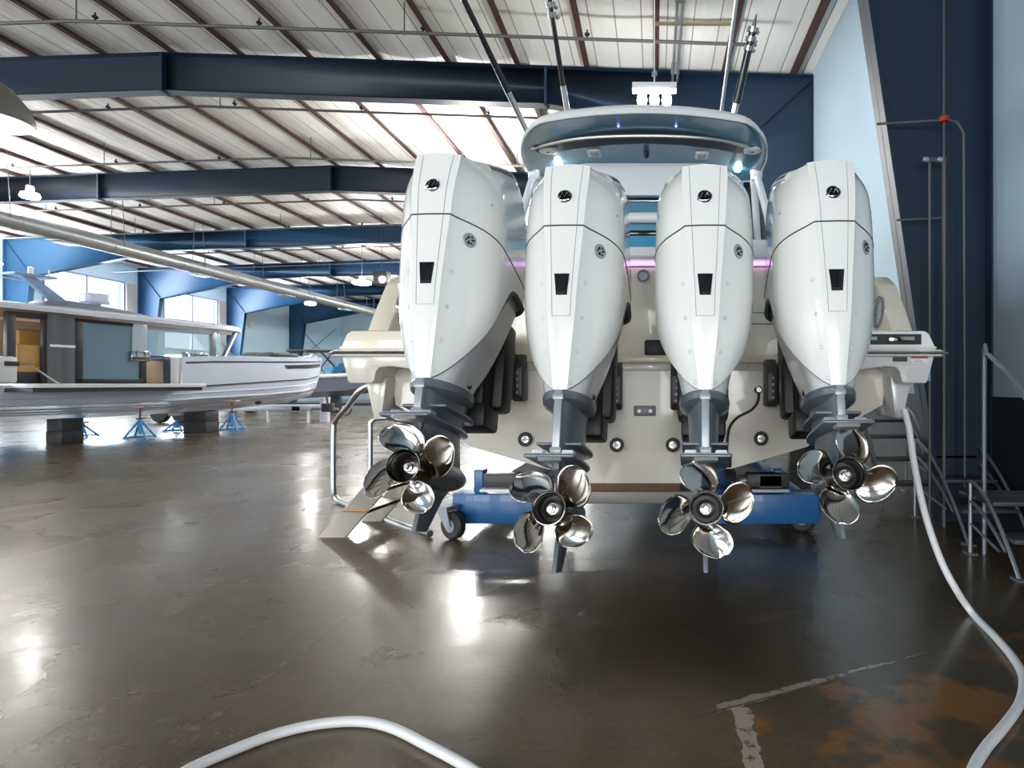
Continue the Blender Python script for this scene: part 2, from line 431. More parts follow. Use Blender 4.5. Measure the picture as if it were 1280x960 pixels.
for i, y in enumerate(FY):
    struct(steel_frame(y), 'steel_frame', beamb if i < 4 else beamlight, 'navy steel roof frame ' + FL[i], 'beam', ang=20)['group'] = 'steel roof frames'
# purlins
for i, x in enumerate(PUR):
    if x < XL + .3 or x > XR - .1: continue
    mb = MB(); z = roof(x)
    mb.box((x - .06, YF, z), (x + .06, YE, z + .02)); mb.box((x - .06, YF, z + .02), (x - .045, YE, z + .17))
    o = mb.build('roof_purlin', brown); tag(o, 'dark brown roof purlin running away under the white lining', 'purlin', 'roof purlins', 'structure')
# sprinkler pipes
for i, (y, dz) in enumerate(((11.9, .55), (15.4, .62), (18.9, .62), (23.2, .62), (26.8, .62), (30.8, .62), (34.5, .62))):
    mb = MB(); xe = 1.9 if i == 0 else XR - .4
    P = [(XL + .4, y, roof(XL + .4) - dz), (RX, y, roof(RX) - dz), (xe, y, roof(xe) - dz)]
    mb.tube(P[:2], .032, 8); mb.tube(P[1:], .032, 8)
    o = mb.build('sprinkler_pipe', pipe)
    tag(o, 'thin sprinkler pipe across the roof, ' + ['in front of the nearest navy beam', 'just behind the nearest navy beam', 'midway between the two nearest navy beams', 'just behind the second navy beam', 'midway behind the second navy beam', 'behind the third navy beam', 'in front of the fourth navy beam'][i], 'pipe', 'sprinkler pipes')
    x = -26.0 + i * .3
    while x < xe - .3:
        h = MB(); z = roof(x) - dz
        h.lathe([(.012, 0), (.02, .05), (.05, .06), (.05, .09), (.015, .11), (.015, .16)], (x + .35, y, z), n=8)
        h.build('sprinkler_head', black, o)
        h = MB(); h.tube([(x, y, z - .05), (x, y, roof(x) + .02)], .012, 6)
        if int(x / 3.05) % 2: h.build('hanger', pipe, o)
        else: h.bm.free()
        x += 3.05
# big spiral duct with hangers
A, B = Vector((-19.8, 9.0, 6.5)), Vector((-19.8, 54.0, 6.5))
mb = MB(); mb.tube([A, B], .28, 20)
y = 9.6
while y < 54: mb.tube([(A.x, y, 6.5), (A.x, y + .10, 6.5)], .292, 20); y += 3.4
duct = tag(mb.build('air_duct', ductm), 'long round grey metal air duct hung under the roof frames on the left', 'duct')
y = 11
while y < 54:
    h = MB()
    for s in (-.28, .28): h.tube([(A.x + s, y, 6.5), (A.x + s * .6, y, roof(A.x) + .08)], .012, 6)
    h.build('hanger', pipe, duct); y += 4.2
# small flat fittings (vent outlets) under the duct
for y in (14.5, 21.0, 27.5, 34.0, 40.5):
    h = MB(); h.box((A.x - .22, y, 6.17), (A.x + .22, y + .9, 6.23), .01); h.build('outlet', ductm, duct)

# ------------------------------------------------------------------ lamps
def highbay(x, y, z, label, r=.3, hood=False, dish=False):
    o = thing('high_bay_lamp', label, 'lamp', (x, y, z), 'high bay lamps')
    mb = MB(); mb.tube([(x, y, z + .38), (x, y, roof(x) + .085)], .014, 6); wpart(mb, 'rod', pipe, o)
    if hood:
        mb = MB(); mb.lathe([(r, 0), (r * 1.03, .03), (r * .93, .16), (r * .6, .32), (r * .3, .40), (.10, .42), (.10, .6), (0, .6)], (x, y, z), cap=False)
        wpart(mb, 'hood', shade, o)
        mb = MB(); mb.lathe([(0, .10), (.10, .12), (.13, .2), (.08, .3), (0, .32)], (x, y, z)); wpart(mb, 'bulb', lens, o)
    else:
        mb = MB(); mb.lathe([(.09, .2), (.11, .25), (.11, .4), (0, .42)], (x, y, z), n=16); wpart(mb, 'ballast_box', shade, o)
        mb = MB(); mb.lathe([(0, -.04), (r * .8, 0), (r, .06), (r * .85, .16), (.1, .2)], (x, y, z), n=20); wpart(mb, 'glowing_lens', lens, o)
        if dish:
            mb = MB(); mb.lathe([(0, -.12), (r * .9, -.10), (r * 1.25, .02), (r * 1.3, .12)], (x, y, z), n=20, cap=False); wpart(mb, 'light_block_dish', shade, o)  # invented dish, keeps the added lamps' glow off the floor
    return o
highbay(-14.4, 31.5, 6.35, 'glowing high bay lamp hanging far back, left of the leftmost outboard', .45)
highbay(-20.0, 20.5, 7.4, 'glowing high bay lamp on a rod above the round duct at the left edge', .26)
highbay(-21.5, 40.0, 6.4, 'small far lamp glowing beyond the end of the round duct', .34)
highbay(-16.5, 45.5, 6.4, 'small flat far lamp above the swim platform corner', .34)
highbay(-24.0, 22.0, 6.6, 'unseen high bay lamp added for brightness beyond the left picture edge', .52)  # added outside the frame to light the left wall and grey boat
highbay(-27.6, 26.4, 6.4, 'unseen high bay lamp added for brightness next to the left wall', .52)  # another unseen addition for the left wall and grey boat
highbay(-9.2, 33.2, 6.6, 'high bay lamp added for brightness, unseen behind the leftmost outboard in the fourth bay', .52)  # added out of sight to brighten the far hall
highbay(-9.6, 42.5, 6.6, 'high bay lamp added for brightness, unseen behind the leftmost outboard in the fifth bay', .52)  # likewise added, hidden, for the far hall
highbay(-12.0, 48.2, 6.6, 'high bay lamp added for brightness in the farthest bay, hidden behind the outboards', .52)  # hidden lamp added to lift the farthest bay
highbay(-5.0, 40.0, 6.6, 'high bay lamp added for brightness, unseen far behind the white boat', .52)  # unseen, added to brighten the hall behind the boat
highbay(-6.0, 28.0, 6.6, 'high bay lamp added for brightness, unseen behind the white boat in the third bay', .52)  # added behind the boat, only its light matters
highbay(-5.4, 18.0, 6.8, 'high bay uplight added for the ceiling, unseen behind the leftmost outboard in the second bay', .52, dish=True)  # added unseen uplight that whitens the ceiling
highbay(-20.8, 17.4, 6.7, 'unseen high bay uplight added for the ceiling left of the round duct', .52, dish=True)  # second added uplight for the ceiling, outside the frame
highbay(-8.0, 50.0, 6.5, 'high bay lamp added for brightness, unseen behind the leftmost outboard in the farthest bay', .6)  # added unseen to brighten the far walls
highbay(-9.4, 55.5, 6.3, 'high bay lamp added for brightness, unseen behind the leftmost outboard near the end wall', .6)  # added unseen, brightens the end wall
highbay(-7.0, 24.0, 6.6, 'high bay lamp added for brightness, hidden behind the outboards', .52)  # hidden lamp put in for extra light
highbay(-18.0, 6.0, 6.8, 'unseen high bay uplight added for brightness on the far left', .52, dish=True)  # added unseen lamp, its dish sends the light upward
highbay(-6.3, 6.0, 3.92, 'grey bell shaped lamp hood at the left edge of the picture', .36, hood=True)
# three-lens LED fixture hung over the hard top
o = thing('led_fixture', 'bright three lens lamp on a bracket hanging above the hard top', 'lamp', (0, 11.0, 6.3))
mb = MB(); mb.box((-.38, 10.9, 6.48), (.38, 11.1, 6.6), .01); mb.tube([(0, 11, 6.6), (0, 11, roof(0) + .085)], .012, 6); wpart(mb, 'bracket', whitep, o)
mb = MB(); mb.lathe([(.0, -.05), (.05, -.03), (.05, .03), (0, .05)], (0, 11, 6.78), n=12); wpart(mb, 'hook_ring', steel, o)
for x in (-.21, 0, .21):
    mb = MB(); mb.lathe([(0, -.20), (.06, -.16), (.085, -.04), (.06, .10), (.03, .14)], (x, 10.98, 6.36), n=16); wpart(mb, 'lamp_lens', M_('white_hot_lens', (1, 1, 1), .4, emit=(1, .98, .94), es=380) if x == -.21 else bpy.data.materials['white_hot_lens'], o)
# small projector box and spot
o = thing('projector_box', 'small dark box lamp hung beside the far glowing lamp', 'lamp', (-11.9, 28.0, 6.0))
p = at(477, 348, 28)
mb = MB(); mb.box((p.x - .28, 27.8, p.z - .3), (p.x + .28, 28.3, p.z + .3), .02); mb.tube([(p.x, 28, p.z + .3), (p.x, 28, roof(p.x) + .085)], .015, 6)
o.location = (p.x, 28, p.z - .3); wpart(mb, 'housing', dkgrey, o)
mb = MB(); mb.lathe([(0, 0), (.13, .01), (.13, .06)], (p.x + .12, 27.76, p.z - .08), 'y', 16); wpart(mb, 'lens', lens, o)

# paired conduits and a strut bar under the roof above the white boat
mb = MB(); mb.tube([(.40, 9.0, 8.12), (.40, 14.1, 8.12)], .028, 8); mb.tube([(.50, 9.0, 8.12), (.50, 14.1, 8.12)], .028, 8)
for y in (9.2, 11.2, 13.8): mb.box((.36, y, 8.14), (.54, y + .04, roof(.4) + .02))
tag(mb.build('roof_conduit', ductm), 'pair of grey conduits under the roof just right of the bright lamp', 'pipe')
mb = MB(); mb.box((0.0, 12.2, 8.30), (1.55, 12.24, 8.36)); tag(mb.build('strut_bar', M_('pale_brass_bar', (.50, .42, .25), .4, metal=.5)), 'short pale yellow strut bar across two brown roof purlins', 'bar')

# ------------------------------------------------------------------ outboards
TILT, YAW = R(-14), R(-3.5)
YA = [(-1.05, .125), (-1.0, .12), (-.63, .054), (-.47, .034), (-.16, .008), (0, 0), (.2, .03), (.5, .1)]
CC = [(-1.0, .034), (-.63, .068), (-.47, .078), (-.16, .102), (0, .112), (.2, .124), (.6, .13)]
WW = [(-1.02, .105), (-.96, .125), (-.9, .152), (-.786, .203), (-.65, .245), (-.514, .266), (-.4, .274), (-.16, .276), (0, .272), (.12, .266), (.6, .25)]
YFR = [(-1.0, .62), (-.8, .80), (-.5, .96), (-.2, 1.03), (.1, 1.02), (.3, .98), (.6, .93)]
ROOF = [(-.2, .19), (.03, .20), (.37, .375), (.66, .49), (.80, .50), (.90, .44), (.98, .32), (1.1, .2)]
NU = 44
US = [i / NU for i in range(NU + 1)]
UC = 6 / NU      # crease between the flat aft panel and the flank
def plan(u, z):
    c, w, ya, yf = smooth_tab(CC, z), smooth_tab(WW, z), smooth_tab(YA, z), smooth_tab(YFR, z)
    q = .36 * (w / .27)
    if u <= UC: return c * u / UC, ya - .004 * (1 - (u / UC) ** 2)
    if u <= .62:
        t = (u - UC) / (.62 - UC); a = t * math.pi / 2
        ex, ey = c + (w - c) * math.sin(a), ya + q * (1 - math.cos(a)); k = .8
        lx, ly = c + (w - c) * t, ya + q * t
        return ex * (1 - k * (1 - t)) + lx * k * (1 - t), ey * (1 - k * (1 - t)) + ly * k * (1 - t)
    if u <= .84:
        t = (u - .62) / .22; return w * (1 - .05 * t * t), ya + q + (yf - .14 - ya - q) * t
    t = (u - .84) / .16; a = t * math.pi / 2
    return w * .95 * math.cos(a) ** .7 if t < 1 else 0.0, yf - .14 + .14 * math.sin(a)
def roofz(u): return smooth_tab(ROOF, plan(u, .1)[1])
SHR = [(0, 0.08), (.04, .40), (.08, .68), (.12, .86), (.16, .96), (.20, 1.0)]
def skin(u, z, off=0):
    """point on the cowl, right side, u from the aft centre line round to the front"""
    x, y = plan(u, z)
    rz = roofz(u); s = rz - z
    if s < .2 and z > -.2:
        cz = min(x, .118 + .055 * min(1, max(0, (y - .05) / .4))); k = smooth_tab(SHR, max(0, s)); x = cz + (x - cz) * k
        if y > .85: y = .85 + (y - .85) * (.35 + .65 * k)
    p = Vector((x, y, z))
    if off: p += skin_n(u, z) * off
    return p
def skin_n(u, z):
    e = .004; a = skin(min(1, u + e), z) - skin(max(0, u - e), z)
    b = skin(u, z + e) - skin(u, z - e)
    nrm = a.cross(b).normalized()
    return nrm
def seam_z(u): return -.158 - .055 * (plan(u, -.2)[1] / .9)
ZB = [(.0, -1.0), (.10, -1.0), (.16, -.95), (.40, -.59), (.48, -.47), (.55, -.39), (.62, -.345), (.70, -.33), (.85, -.34), (1.05, -.365)]
def bot_z(u):
    z = -.8
    for _ in range(12): z = .5 * z + .5 * smooth_tab(ZB, plan(u, z)[1])
    return z
def both(f): return [(-1, u) for u in reversed(US[1:])] + [(1, u) for u in US]
def mir(p, s): return Vector((p.x * s, p.y, p.z))
LIST = both(0)
def ring(zf, off=0): return [mir(skin(u, zf(u), off), s) for s, u in LIST]

def strip(mb, fn, r, n=6): mb.tube(fn, r, n)

def prop_blade(a0):
    mb = MB(); nr, ns = 10, 9; rows = []
    for i in range(nr + 1):
        t = i / nr; r = .064 + .168 * t
        ch = (.085 + .125 * min(1, t * 1.9) ** .8) * (max(0, 1 - (t * .99) ** 5)) ** .5 + .006
        pit = math.atan(.40 / (2 * math.pi * r)); skew = .30 * t ** 1.5 - .05
        row = []
        for j in range(ns + 1):
            s = (j / ns - .5) * ch
            camb = .012 * (1 - (2 * j / ns - 1) ** 2)
            ang = a0 + skew + s * math.cos(pit) / max(r, .09)
            y = .10 - .05 * t - s * math.sin(pit) + camb
            row.append((r * math.cos(ang), y, r * math.sin(ang)))
        rows.append(row)
    mb.grid(rows)
    return mb

def make_outboard(dl, label):
    """dl raises the lower unit (the outer pair has the shorter leg)"""
    Bz = -1.87 + dl; Bv = Vector((0, .2, Bz))
    root = thing('outboard_motor', label, 'outboard motor', group='four outboard motors on the transom')
    def put(mb, name, m, parent=root, **k):
        bmesh.ops.translate(mb.bm, vec=-Bv, verts=mb.bm.verts); return mb.build(name, m, parent, **k)
    # upper cowl: from the seam to the roof line, plus roof strip
    mb = MB(); rows = []
    for i in range(17):
        v = i / 16; v = 1 - (1 - v) ** 1.6
        rows.append(ring(lambda u: seam_z(u) + .003 + (roofz(u) - seam_z(u) - .003) * v))
    mb.grid(rows)
    edge = [skin(u, roofz(u)) for u in US]
    rr = []
    for p in edge: rr.append([Vector((p.x * k, p.y, p.z + .014 * (1 - k * k))) for k in (-1, -.7, -.35, 0, .35, .7, 1)])
    mb.grid(rr)
    up = put(mb, 'upper_cowl', gel, ang=38)
    # lower cowl
    mb = MB(); rows = []
    for i in range(19):
        v = i / 18; rows.append(ring(lambda u: bot_z(u) + (seam_z(u) - .003 - bot_z(u)) * v))
    mb.grid(rows); lo = put(mb, 'lower_cowl', gel, ang=38)
    # seam and fine panel lines
    mb = MB(); mb.tube(ring(seam_z, -.0012), .0046, 6, caps=False); put(mb, 'seam', seamm, up)
    mb = MB()
    for s in (-1, 1):
        us = .62
        zs = [.2 - i * .83 / 30 for i in range(31)]
        def pl(z): return mir(skin(UC * .66, min(z, roofz(0) - .002), .0004), s)
        mb.tube([pl(z) for z in zs], .0016, 5)
    mb.tube([mir(skin(UC * .66 * k, -.63, .0004), 1) for k in (0, .5, 1)] , .0012, 5); mb.tube([mir(skin(UC * .66 * k, -.63, .0004), -1) for k in (0, .5, 1)], .0012, 5)
    put(mb, 'panel_line', linem, lo)
    # dark rim along the lower cowl edge, thickened as shade in the arch gap
    mb = MB()
    for s in (-1, 1):
        pts = [mir(skin(u, bot_z(u), -.006), s) for u in US if bot_z(u) > -.985]
        mb.tube(pts, [.006 + .010 * min(1, max(0, (p.y - .4) / .2)) for p in pts], 6)
    put(mb, 'rim_gap_shade', seamm, lo)
    # air intakes in the shoulders of the roof
    for s in (-1, 1):
        ua, ub = .50, .74
        def q(u, k, off): return mir(skin(u, roofz(u) - .012 - .075 * k, off), s)
        mb = MB(); g = [[q(ua + (ub - ua) * i / 8, (.12 + .76 * j / 4) * (1 - .25 * (1 - i / 8)), .007) for i in range(9)] for j in range(5)]
        mb.grid(g); inn = put(mb, 'air_intake', dkgrey, up)
        mb = MB(); brd = [q(ua + (ub - ua) * i / 8, .12, .004) for i in range(9)] + [q(ub, k, .004) for k in (.3, .5, .7)] + [q(ub - (ub - ua) * i / 8, .88 * (1 - .25 * (i / 8)), .004) for i in range(9)]
        mb.tube(brd, .006, 6, closed=True); put(mb, 'intake_frame', gel2, up)
    # round emblem: black disc, silver ring, zigzag mark
    def disc(u, z, s, r, m, parent, name, prof):
        n_ = mir(skin_n(u, z), s); c = mir(skin(u, z, 0), s)
        n_ = n_.normalized()
        if n_.y > 0: n_ = -n_
        Zx = Vector((1, 0, 0)); Zx = (Zx - n_ * Zx.dot(n_)).normalized(); Zu = n_.cross(Zx)
        if Zu.z < 0: Zu = -Zu
        Mx = Matrix((Zx, Zu, n_)).transposed().to_4x4(); Mx.translation = c
        mb = MB(); t = MB(); t.lathe(prof, n=24); mb.take(t.bm, Mx)
        return put(mb, name, m, parent), Mx
    em, Mx = disc(0.0, 0.0, 1, .04, gloss, up, 'emblem', [(.036, -.004), (.037, .004), (.034, .0065), (0, .0065)])
    mb = MB(); t = MB()
    t.tube([(-.040, -.020, .006), (-.024, -.012, .008), (-.012, .016, .009), (-.001, -.010, .009), (.012, .018, .009), (.020, -.006, .009), (.030, .010, .007)], [.0035] * 7, 6)
    t.tube([(-.034, -.022, .006), (-.014, -.027, .008), (.008, -.026, .008), (.024, -.02, .007)], .0028, 6)
    t.tube([(.033 * math.cos(a), .033 * math.sin(a), .0055) for a in [R(15 * k) for k in range(-10, 14)]], .0018, 5)
    mb.take(t.bm, Mx); put(mb, 'emblem_mark', M_('smoked_chrome', (.36, .36, .36), .15, metal=1), up)
    bd, Mx = disc(.31, -.255, 1, .036, legl, lo, 'badge', [(.039, -.006), (.039, .003), (.036, .005), (0, .004)])
    mb = MB(); t = MB()
    for k in range(3):
        a = R(90 + 120 * k + 20); t.tube([(.010 * math.cos(a), .010 * math.sin(a), .0045), (.024 * math.cos(a + .25), .024 * math.sin(a + .25), .0045)], .006, 6)
        a += R(60); t.tube([(.018 * math.cos(a - .3), .018 * math.sin(a - .3), .0045), (.024 * math.cos(a + .35), .024 * math.sin(a + .35), .0045)], .0042, 6)
    mb.take(t.bm, Mx); put(mb, 'badge_mark', black, lo)
    # black grip recess on the aft panel
    mb = MB()
    def lat(k, z, off): return mir(skin(UC * abs(k), z, off), 1 if k >= 0 else -1)
    zt, zbm = -.415, -.525
    g = [[lat(k * (.47 - .10 * j / 5), zt + (zbm - zt) * j / 5, .0025) for k in (-1, -.6, -.2, .2, .6, 1)] for j in range(6)]
    mb.grid(g); gp = put(mb, 'grip_recess', gloss, lo)
    mb = MB(); mb.tube([lat(-.32, zbm + .012, .004), lat(0, zbm + .008, .005), lat(.32, zbm + .012, .004)], .004, 6); put(mb, 'grip_lip', dkgrey, lo)
    # screw plugs down the flank
    for s in (1, -1):
        for u, z in ((.205, -.45), (.205, -.63), (.20, -.80), (.19, -.955)):
            disc(u, z, s, .01, gel2, lo, 'screw_plug', [(.011, -.002), (.011, .002), (.008, .003), (.006, .0), (0, .0)])
        disc(.47, .0, s, .01, linem, up, 'vent_pin', [(.006, -.002), (.006, .003), (0, .003)])
    # fairing below the arch
    mb = MB(); rows = []
    def fair(u, v):
        zt = bot_z(u) + .05; z = -1.0 + (zt + 1.0) * v
        x, y = plan(u, max(z, -.98))
        wn = .110 + .128 * min(1, max(0, (z + 1.0) / .60)); w0 = smooth_tab(WW, max(z, -.98)); f = min(.95, wn / w0)
        yc = .45; g = .955; return Vector((x * f, yc + (y - yc) * g, z))
    UF = [u for u in US if u >= UC * .8]
    for i in range(15):
        v = i / 14; rows.append([mir(fair(u, v), -1) for u in reversed(UF)] + [fair(u, v) for u in UF])
    mb.grid(rows)
    fr = put(mb, 'leg_fairing', gel2, ang=40)
    for s in (1, -1):       # small dark name plate low on the fairing
        mb = MB()
        def fp(u, z, o=.003): 
            p_ = fair(u, (z + 1.0) / (bot_z(u) + 1.05)); return Vector((s * (p_.x + o), p_.y - o, z))
        mb.grid([[fp(u, z) for u in (.21, .24, .27, .30)] for z in (-.955, -.928)]); put(mb, 'name_plate', black, fr)
        mb = MB(); mb.lathe([(.0, -.0), (.026, -.004), (.03, .004), (.02, .0)], (s * .117, .45, -.945), 'x', 14); put(mb, 'drain_hole', black, fr)
    # grey collar below the fairing
    mb = MB(); pts = []
    for k in range(36):
        a = 2 * math.pi * k / 36; pts.append((.135 * math.sin(a), .40 - .30 * math.cos(a)))
    def shr(p, f, dy=0): return (p[0] * f, .40 + (p[1] - .40) * f + dy)
    mb.grid([[(*shr(p, f), z) for p in pts] for f, z in ((.3, -.99), (.98, -.995), (1.0, -1.01), (.97, -1.035), (.7, -1.06), (.3, -1.07))], close_u=True)
    put(mb, 'collar', legm)
    # leg
    zp = -1.335 + dl
    def foil(x0, x1, hw, n=16):
        out = []
        for k in range(n):
            a = 2 * math.pi * k / n; c_ = math.cos(a)
            out.append((hw * math.sin(a) * (1 - .25 * (c_ + 1) / 2 if c_ > 0 else 1), (x0 + x1) / 2 - (x1 - x0) / 2 * c_))
        return out
    mb = MB(); mb.grid([[(p[0], p[1], z) for p in foil(a, b, h)] for z, a, b, h in ((-1.03, .12, .70, .092), (-1.12, .12, .68, .085), (zp + .06, .12, .66, .08), (zp, .12, .64, .08))], close_u=True)
    put(mb, 'midsection', legm)
    mb = MB(); mb.box((-.019, .085, zp), (.019, .15, -1.0), .004); mb.box((-.028, .08, zp + .02), (.028, .14, zp + .05), .004); mb.box((-.026, .08, -1.05), (.026, .14, -1.02), .004); put(mb, 'trim_strut', legl)
    # splash plate and ventilation plate
    def plate(z, y0, y1, w, name, th, slim=.6):
        out = []
        for k in range(19):
            a = math.pi * k / 18; out.append((w * math.cos(a), y0 + (y1 - y0) * .45 + (y1 - y0) * .55 * math.sin(a)))
        out += [(-w * .98, y0 + .01), (-w * .93, y0), (w * .93, y0), (w * .98, y0 + .01)]
        mb = MB(); mb.prism(out, 'z', z - th, z, .004); return put(mb, name, legm)
    plate(zp + .085, .16, .76, .118, 'splash_plate', .014)
    pl_ = plate(zp, -.05, .70, .122, 'ventilation_plate', .015)
    mb = MB(); mb.prism([(-.105, -.048), (.105, -.048), (.105, .05), (-.105, .05)], 'z', zp + .0004, zp + .003); put(mb, 'plate_edge', legl, pl_)
    mb = MB(); mb.prism([(-.05, zp), (-.03, zp - .03), (.05, zp - .03), (.075, zp)], 'x', -.055, .055, .005); put(mb, 'anode', legl, pl_)
    # two sacrificial blocks on top of the plate
    mb = MB(); mb.box((-.10, .02, zp), (-.045, .09, zp + .028), .006); mb.box((.045, .02, zp), (.10, .09, zp + .028), .006); put(mb, 'anode', whitep if dl == 0 else legl, pl_)
    # gearcase: strut, torpedo
    zc = -1.577 + dl
    mb = MB(); mb.grid([[(p[0], p[1], z) for p in foil(a, b, h)] for z, a, b, h in ((zp - .01, .13, .64, .066), (zp - .08, .20, .66, .06), (zc + .05, .22, .70, .058), (zc, .22, .72, .05))], close_u=True)
    mb.lathe([(.066, .205), (.074, .25), (.080, .34), (.080, .5), (.070, .62), (.048, .72), (.02, .775), (0, .785)], (0, 0, zc), 'y', 24)
    mb.prism([(.13, zp - .012), (.13, zp - .05), (.2, zp - .09), (.22, zp - .012)], 'x', -.012, .012)
    gc = put(mb, 'gearcase', legm)
    mb = MB(); out = [(.26, zc - .06), (.60, zc - .06), (.50, zc - .12), (.33, -1.87 + dl), (.19, -1.87 + dl)]
    mb.prism(out, 'x', -.012, .012, .005); put(mb, 'skeg', legm, gc)
    # propeller
    mb = MB(); mb.lathe([(.0735, .0), (.076, -.004), (.078, .006), (.0745, .03), (.072, .10), (.070, .2), (.055, .205)], axis='y', n=40, cap=False)
    mb.lathe([(.0735, .0), (.0705, .012), (.068, .15), (.0, .155)], axis='y', n=40, cap=False)
    pr = mb.build('propeller', barrel, root, loc=Vector((0, .005, zc)) - Bv)
    pr['label'] = 'dark bronze tinted propeller barrel'
    mb = MB(); mb.lathe([(.0, .148), (.0665, .149), (.0665, .02)], axis='y', n=32, cap=False); mb.build('exhaust_bore', inner, pr)
    mb = MB(); mb.lathe([(0, .03), (.010, .03), (.012, .05), (.02, .052), (.022, .07), (.03, .072), (.044, .08), (.044, .11), (.02, .15)], axis='y', n=18, cap=False); mb.build('propeller_nut', nutm, pr)
    mb = MB(); mb.tube([( .0765 * math.cos(R(10 * k)), .0, .0765 * math.sin(R(10 * k))) for k in range(36)], .0028, 6, closed=True); mb.build('barrel_lip', chrome, pr)
    for k in range(4):
        b = prop_blade(math.pi / 2 * k).build('blade', chrome, pr, ang=60)
        sm = b.modifiers.new('sol', 'SOLIDIFY'); sm.thickness = .006; sm.offset = 0
        b.modifiers.new('sub', 'SUBSURF').render_levels = 1
    # mount to the transom: steering bracket and clamp brackets
    mb = MB()
    mb.box((-.10, .74, -1.12), (.10, 1.02, -.55), .03)
    mb.box((-.16, .92, -.98), (.16, 1.14, -.40), .03); mb.box((-.13, 1.08, -.80), (.13, 1.5, -.52), .02)
    mb.box((-.13, .70, -1.13), (.13, .98, -.99), .02)
    br = put(mb, 'swivel_bracket', black)
    return root, br

def wp_mount(x, z, yaw): pass
EX = [(-1.141, .058), (-.461, 0.0), (.260, 0.0), (.922, .022)]
LAB = ['white outboard motor on the left end of the row, beside the aluminium ladder', 'white outboard motor second from left, propeller blades standing in an X',
       'white outboard motor second from right, turned square to the viewer', 'white outboard motor on the right end of the row, beside the step units']
PA = [R(15), R(40), R(5), R(-22)]
Rm = Matrix.Rotation(YAW, 4, 'Z') @ Matrix.Rotation(TILT, 4, 'X')
outer, _ = make_outboard(.135, LAB[0]); innr, _ = make_outboard(0, LAB[1])
motors = [outer, innr, copy_tree(innr), copy_tree(outer)]
for (x, dz), mo, lb, pa, dl in zip(EX, motors, LAB, PA, (.135, 0, 0, .135)):
    mo['label'] = lb
    off = Rm @ Vector((0, .2, -1.87 + dl))
    mo.location = Vector((x, 3.3, 2.415 + dz)) + off; mo.rotation_euler = Rm.to_euler()
    for c in kids(mo):
        if c.name.startswith('propeller'): c.rotation_euler = (0, -pa, 0)

# ------------------------------------------------------------------ the white boat
XC, YT = -.11, 4.58       # centre line, transom
boat = thing('sport_boat', 'large white boat with blue hard top, stern towards the viewer, on a blue trolley', 'boat', (XC, YT, .74))
def bp(mb, name, m, parent=boat, **k): return wpart(mb, name, m, parent, **k)
# hull: half sections from keel to sheer, mirrored
ST = [  # y, [(x,z)...]
 (YT,   [(0, .74), (.40, .74), (.52, .825), (.65, .84), (1.20, 1.0), (1.42, 1.12), (1.74, 1.30), (1.80, 1.64)]),
 (5.4,  [(0, .72), (.38, .73), (.52, .815), (.66, .85), (1.25, 1.03), (1.50, 1.14), (1.85, 1.34), (1.95, 1.80)]),
 (7.5,  [(0, .70), (.30, .72), (.50, .80), (.66, .86), (1.28, 1.07), (1.55, 1.18), (1.92, 1.42), (2.02, 2.30)]),
 (10.0, [(0, .70), (.24, .74), (.46, .84), (.62, .92), (1.15, 1.15), (1.40, 1.28), (1.80, 1.60), (2.00, 2.40)]),
 (12.5, [(0, .74), (.16, .82), (.34, .96), (.48, 1.06), (.80, 1.34), (.98, 1.50), (1.30, 1.82), (1.62, 2.52)]),
 (14.6, [(0, 1.10), (.06, 1.18), (.14, 1.30), (.22, 1.40), (.36, 1.62), (.46, 1.76), (.62, 2.02), (.82, 2.64)]),
 (15.6, [(0, 2.0), (.01, 2.05), (.02, 2.1), (.03, 2.15), (.04, 2.2), (.05, 2.3), (.06, 2.4), (.08, 2.7)])]
mb = MB(); rows = []
for y, s in ST: rows.append([(XC - x, y, z) for x, z in s[::-1]] + [(XC + x, y, z) for x, z in s[1:]])
V = mb.grid(rows); mb.face(V[0]); 
bp(mb, 'hull', hullw, ang=25)
# deck closing the hull from 5.0 forward
mb = MB(); mb.grid([[(XC - s[-1][0] * .97, y, min(z0, 2.3)), (XC + s[-1][0] * .97, y, min(z0, 2.3))] for (y, s), z0 in zip(ST, (1.62, 1.7, 1.75, 1.8, 2.4, 2.5, 2.6))]); bp(mb, 'deck', cream)
# transom trim: ledge with screws, platform top
mb = MB(); mb.box((XC - 1.70, YT - .035, 1.60), (XC + 1.70, YT + .75, 1.655), .012); bp(mb, 'swim_platform', cream)
mb = MB(); mb.box((XC - 1.1, YT - .014, 1.545), (XC + 1.1, YT + .01, 1.60), .004); lg = bp(mb, 'transom_ledge', hullw)
for k in range(10):
    mb = MB(); mb.lathe([(.008, 0), (.006, -.005), (0, -.005)], (XC - 1.0 + k * .222, YT - .014, 1.572), 'y', 8); bp(mb, 'screw', greysteel, lg)
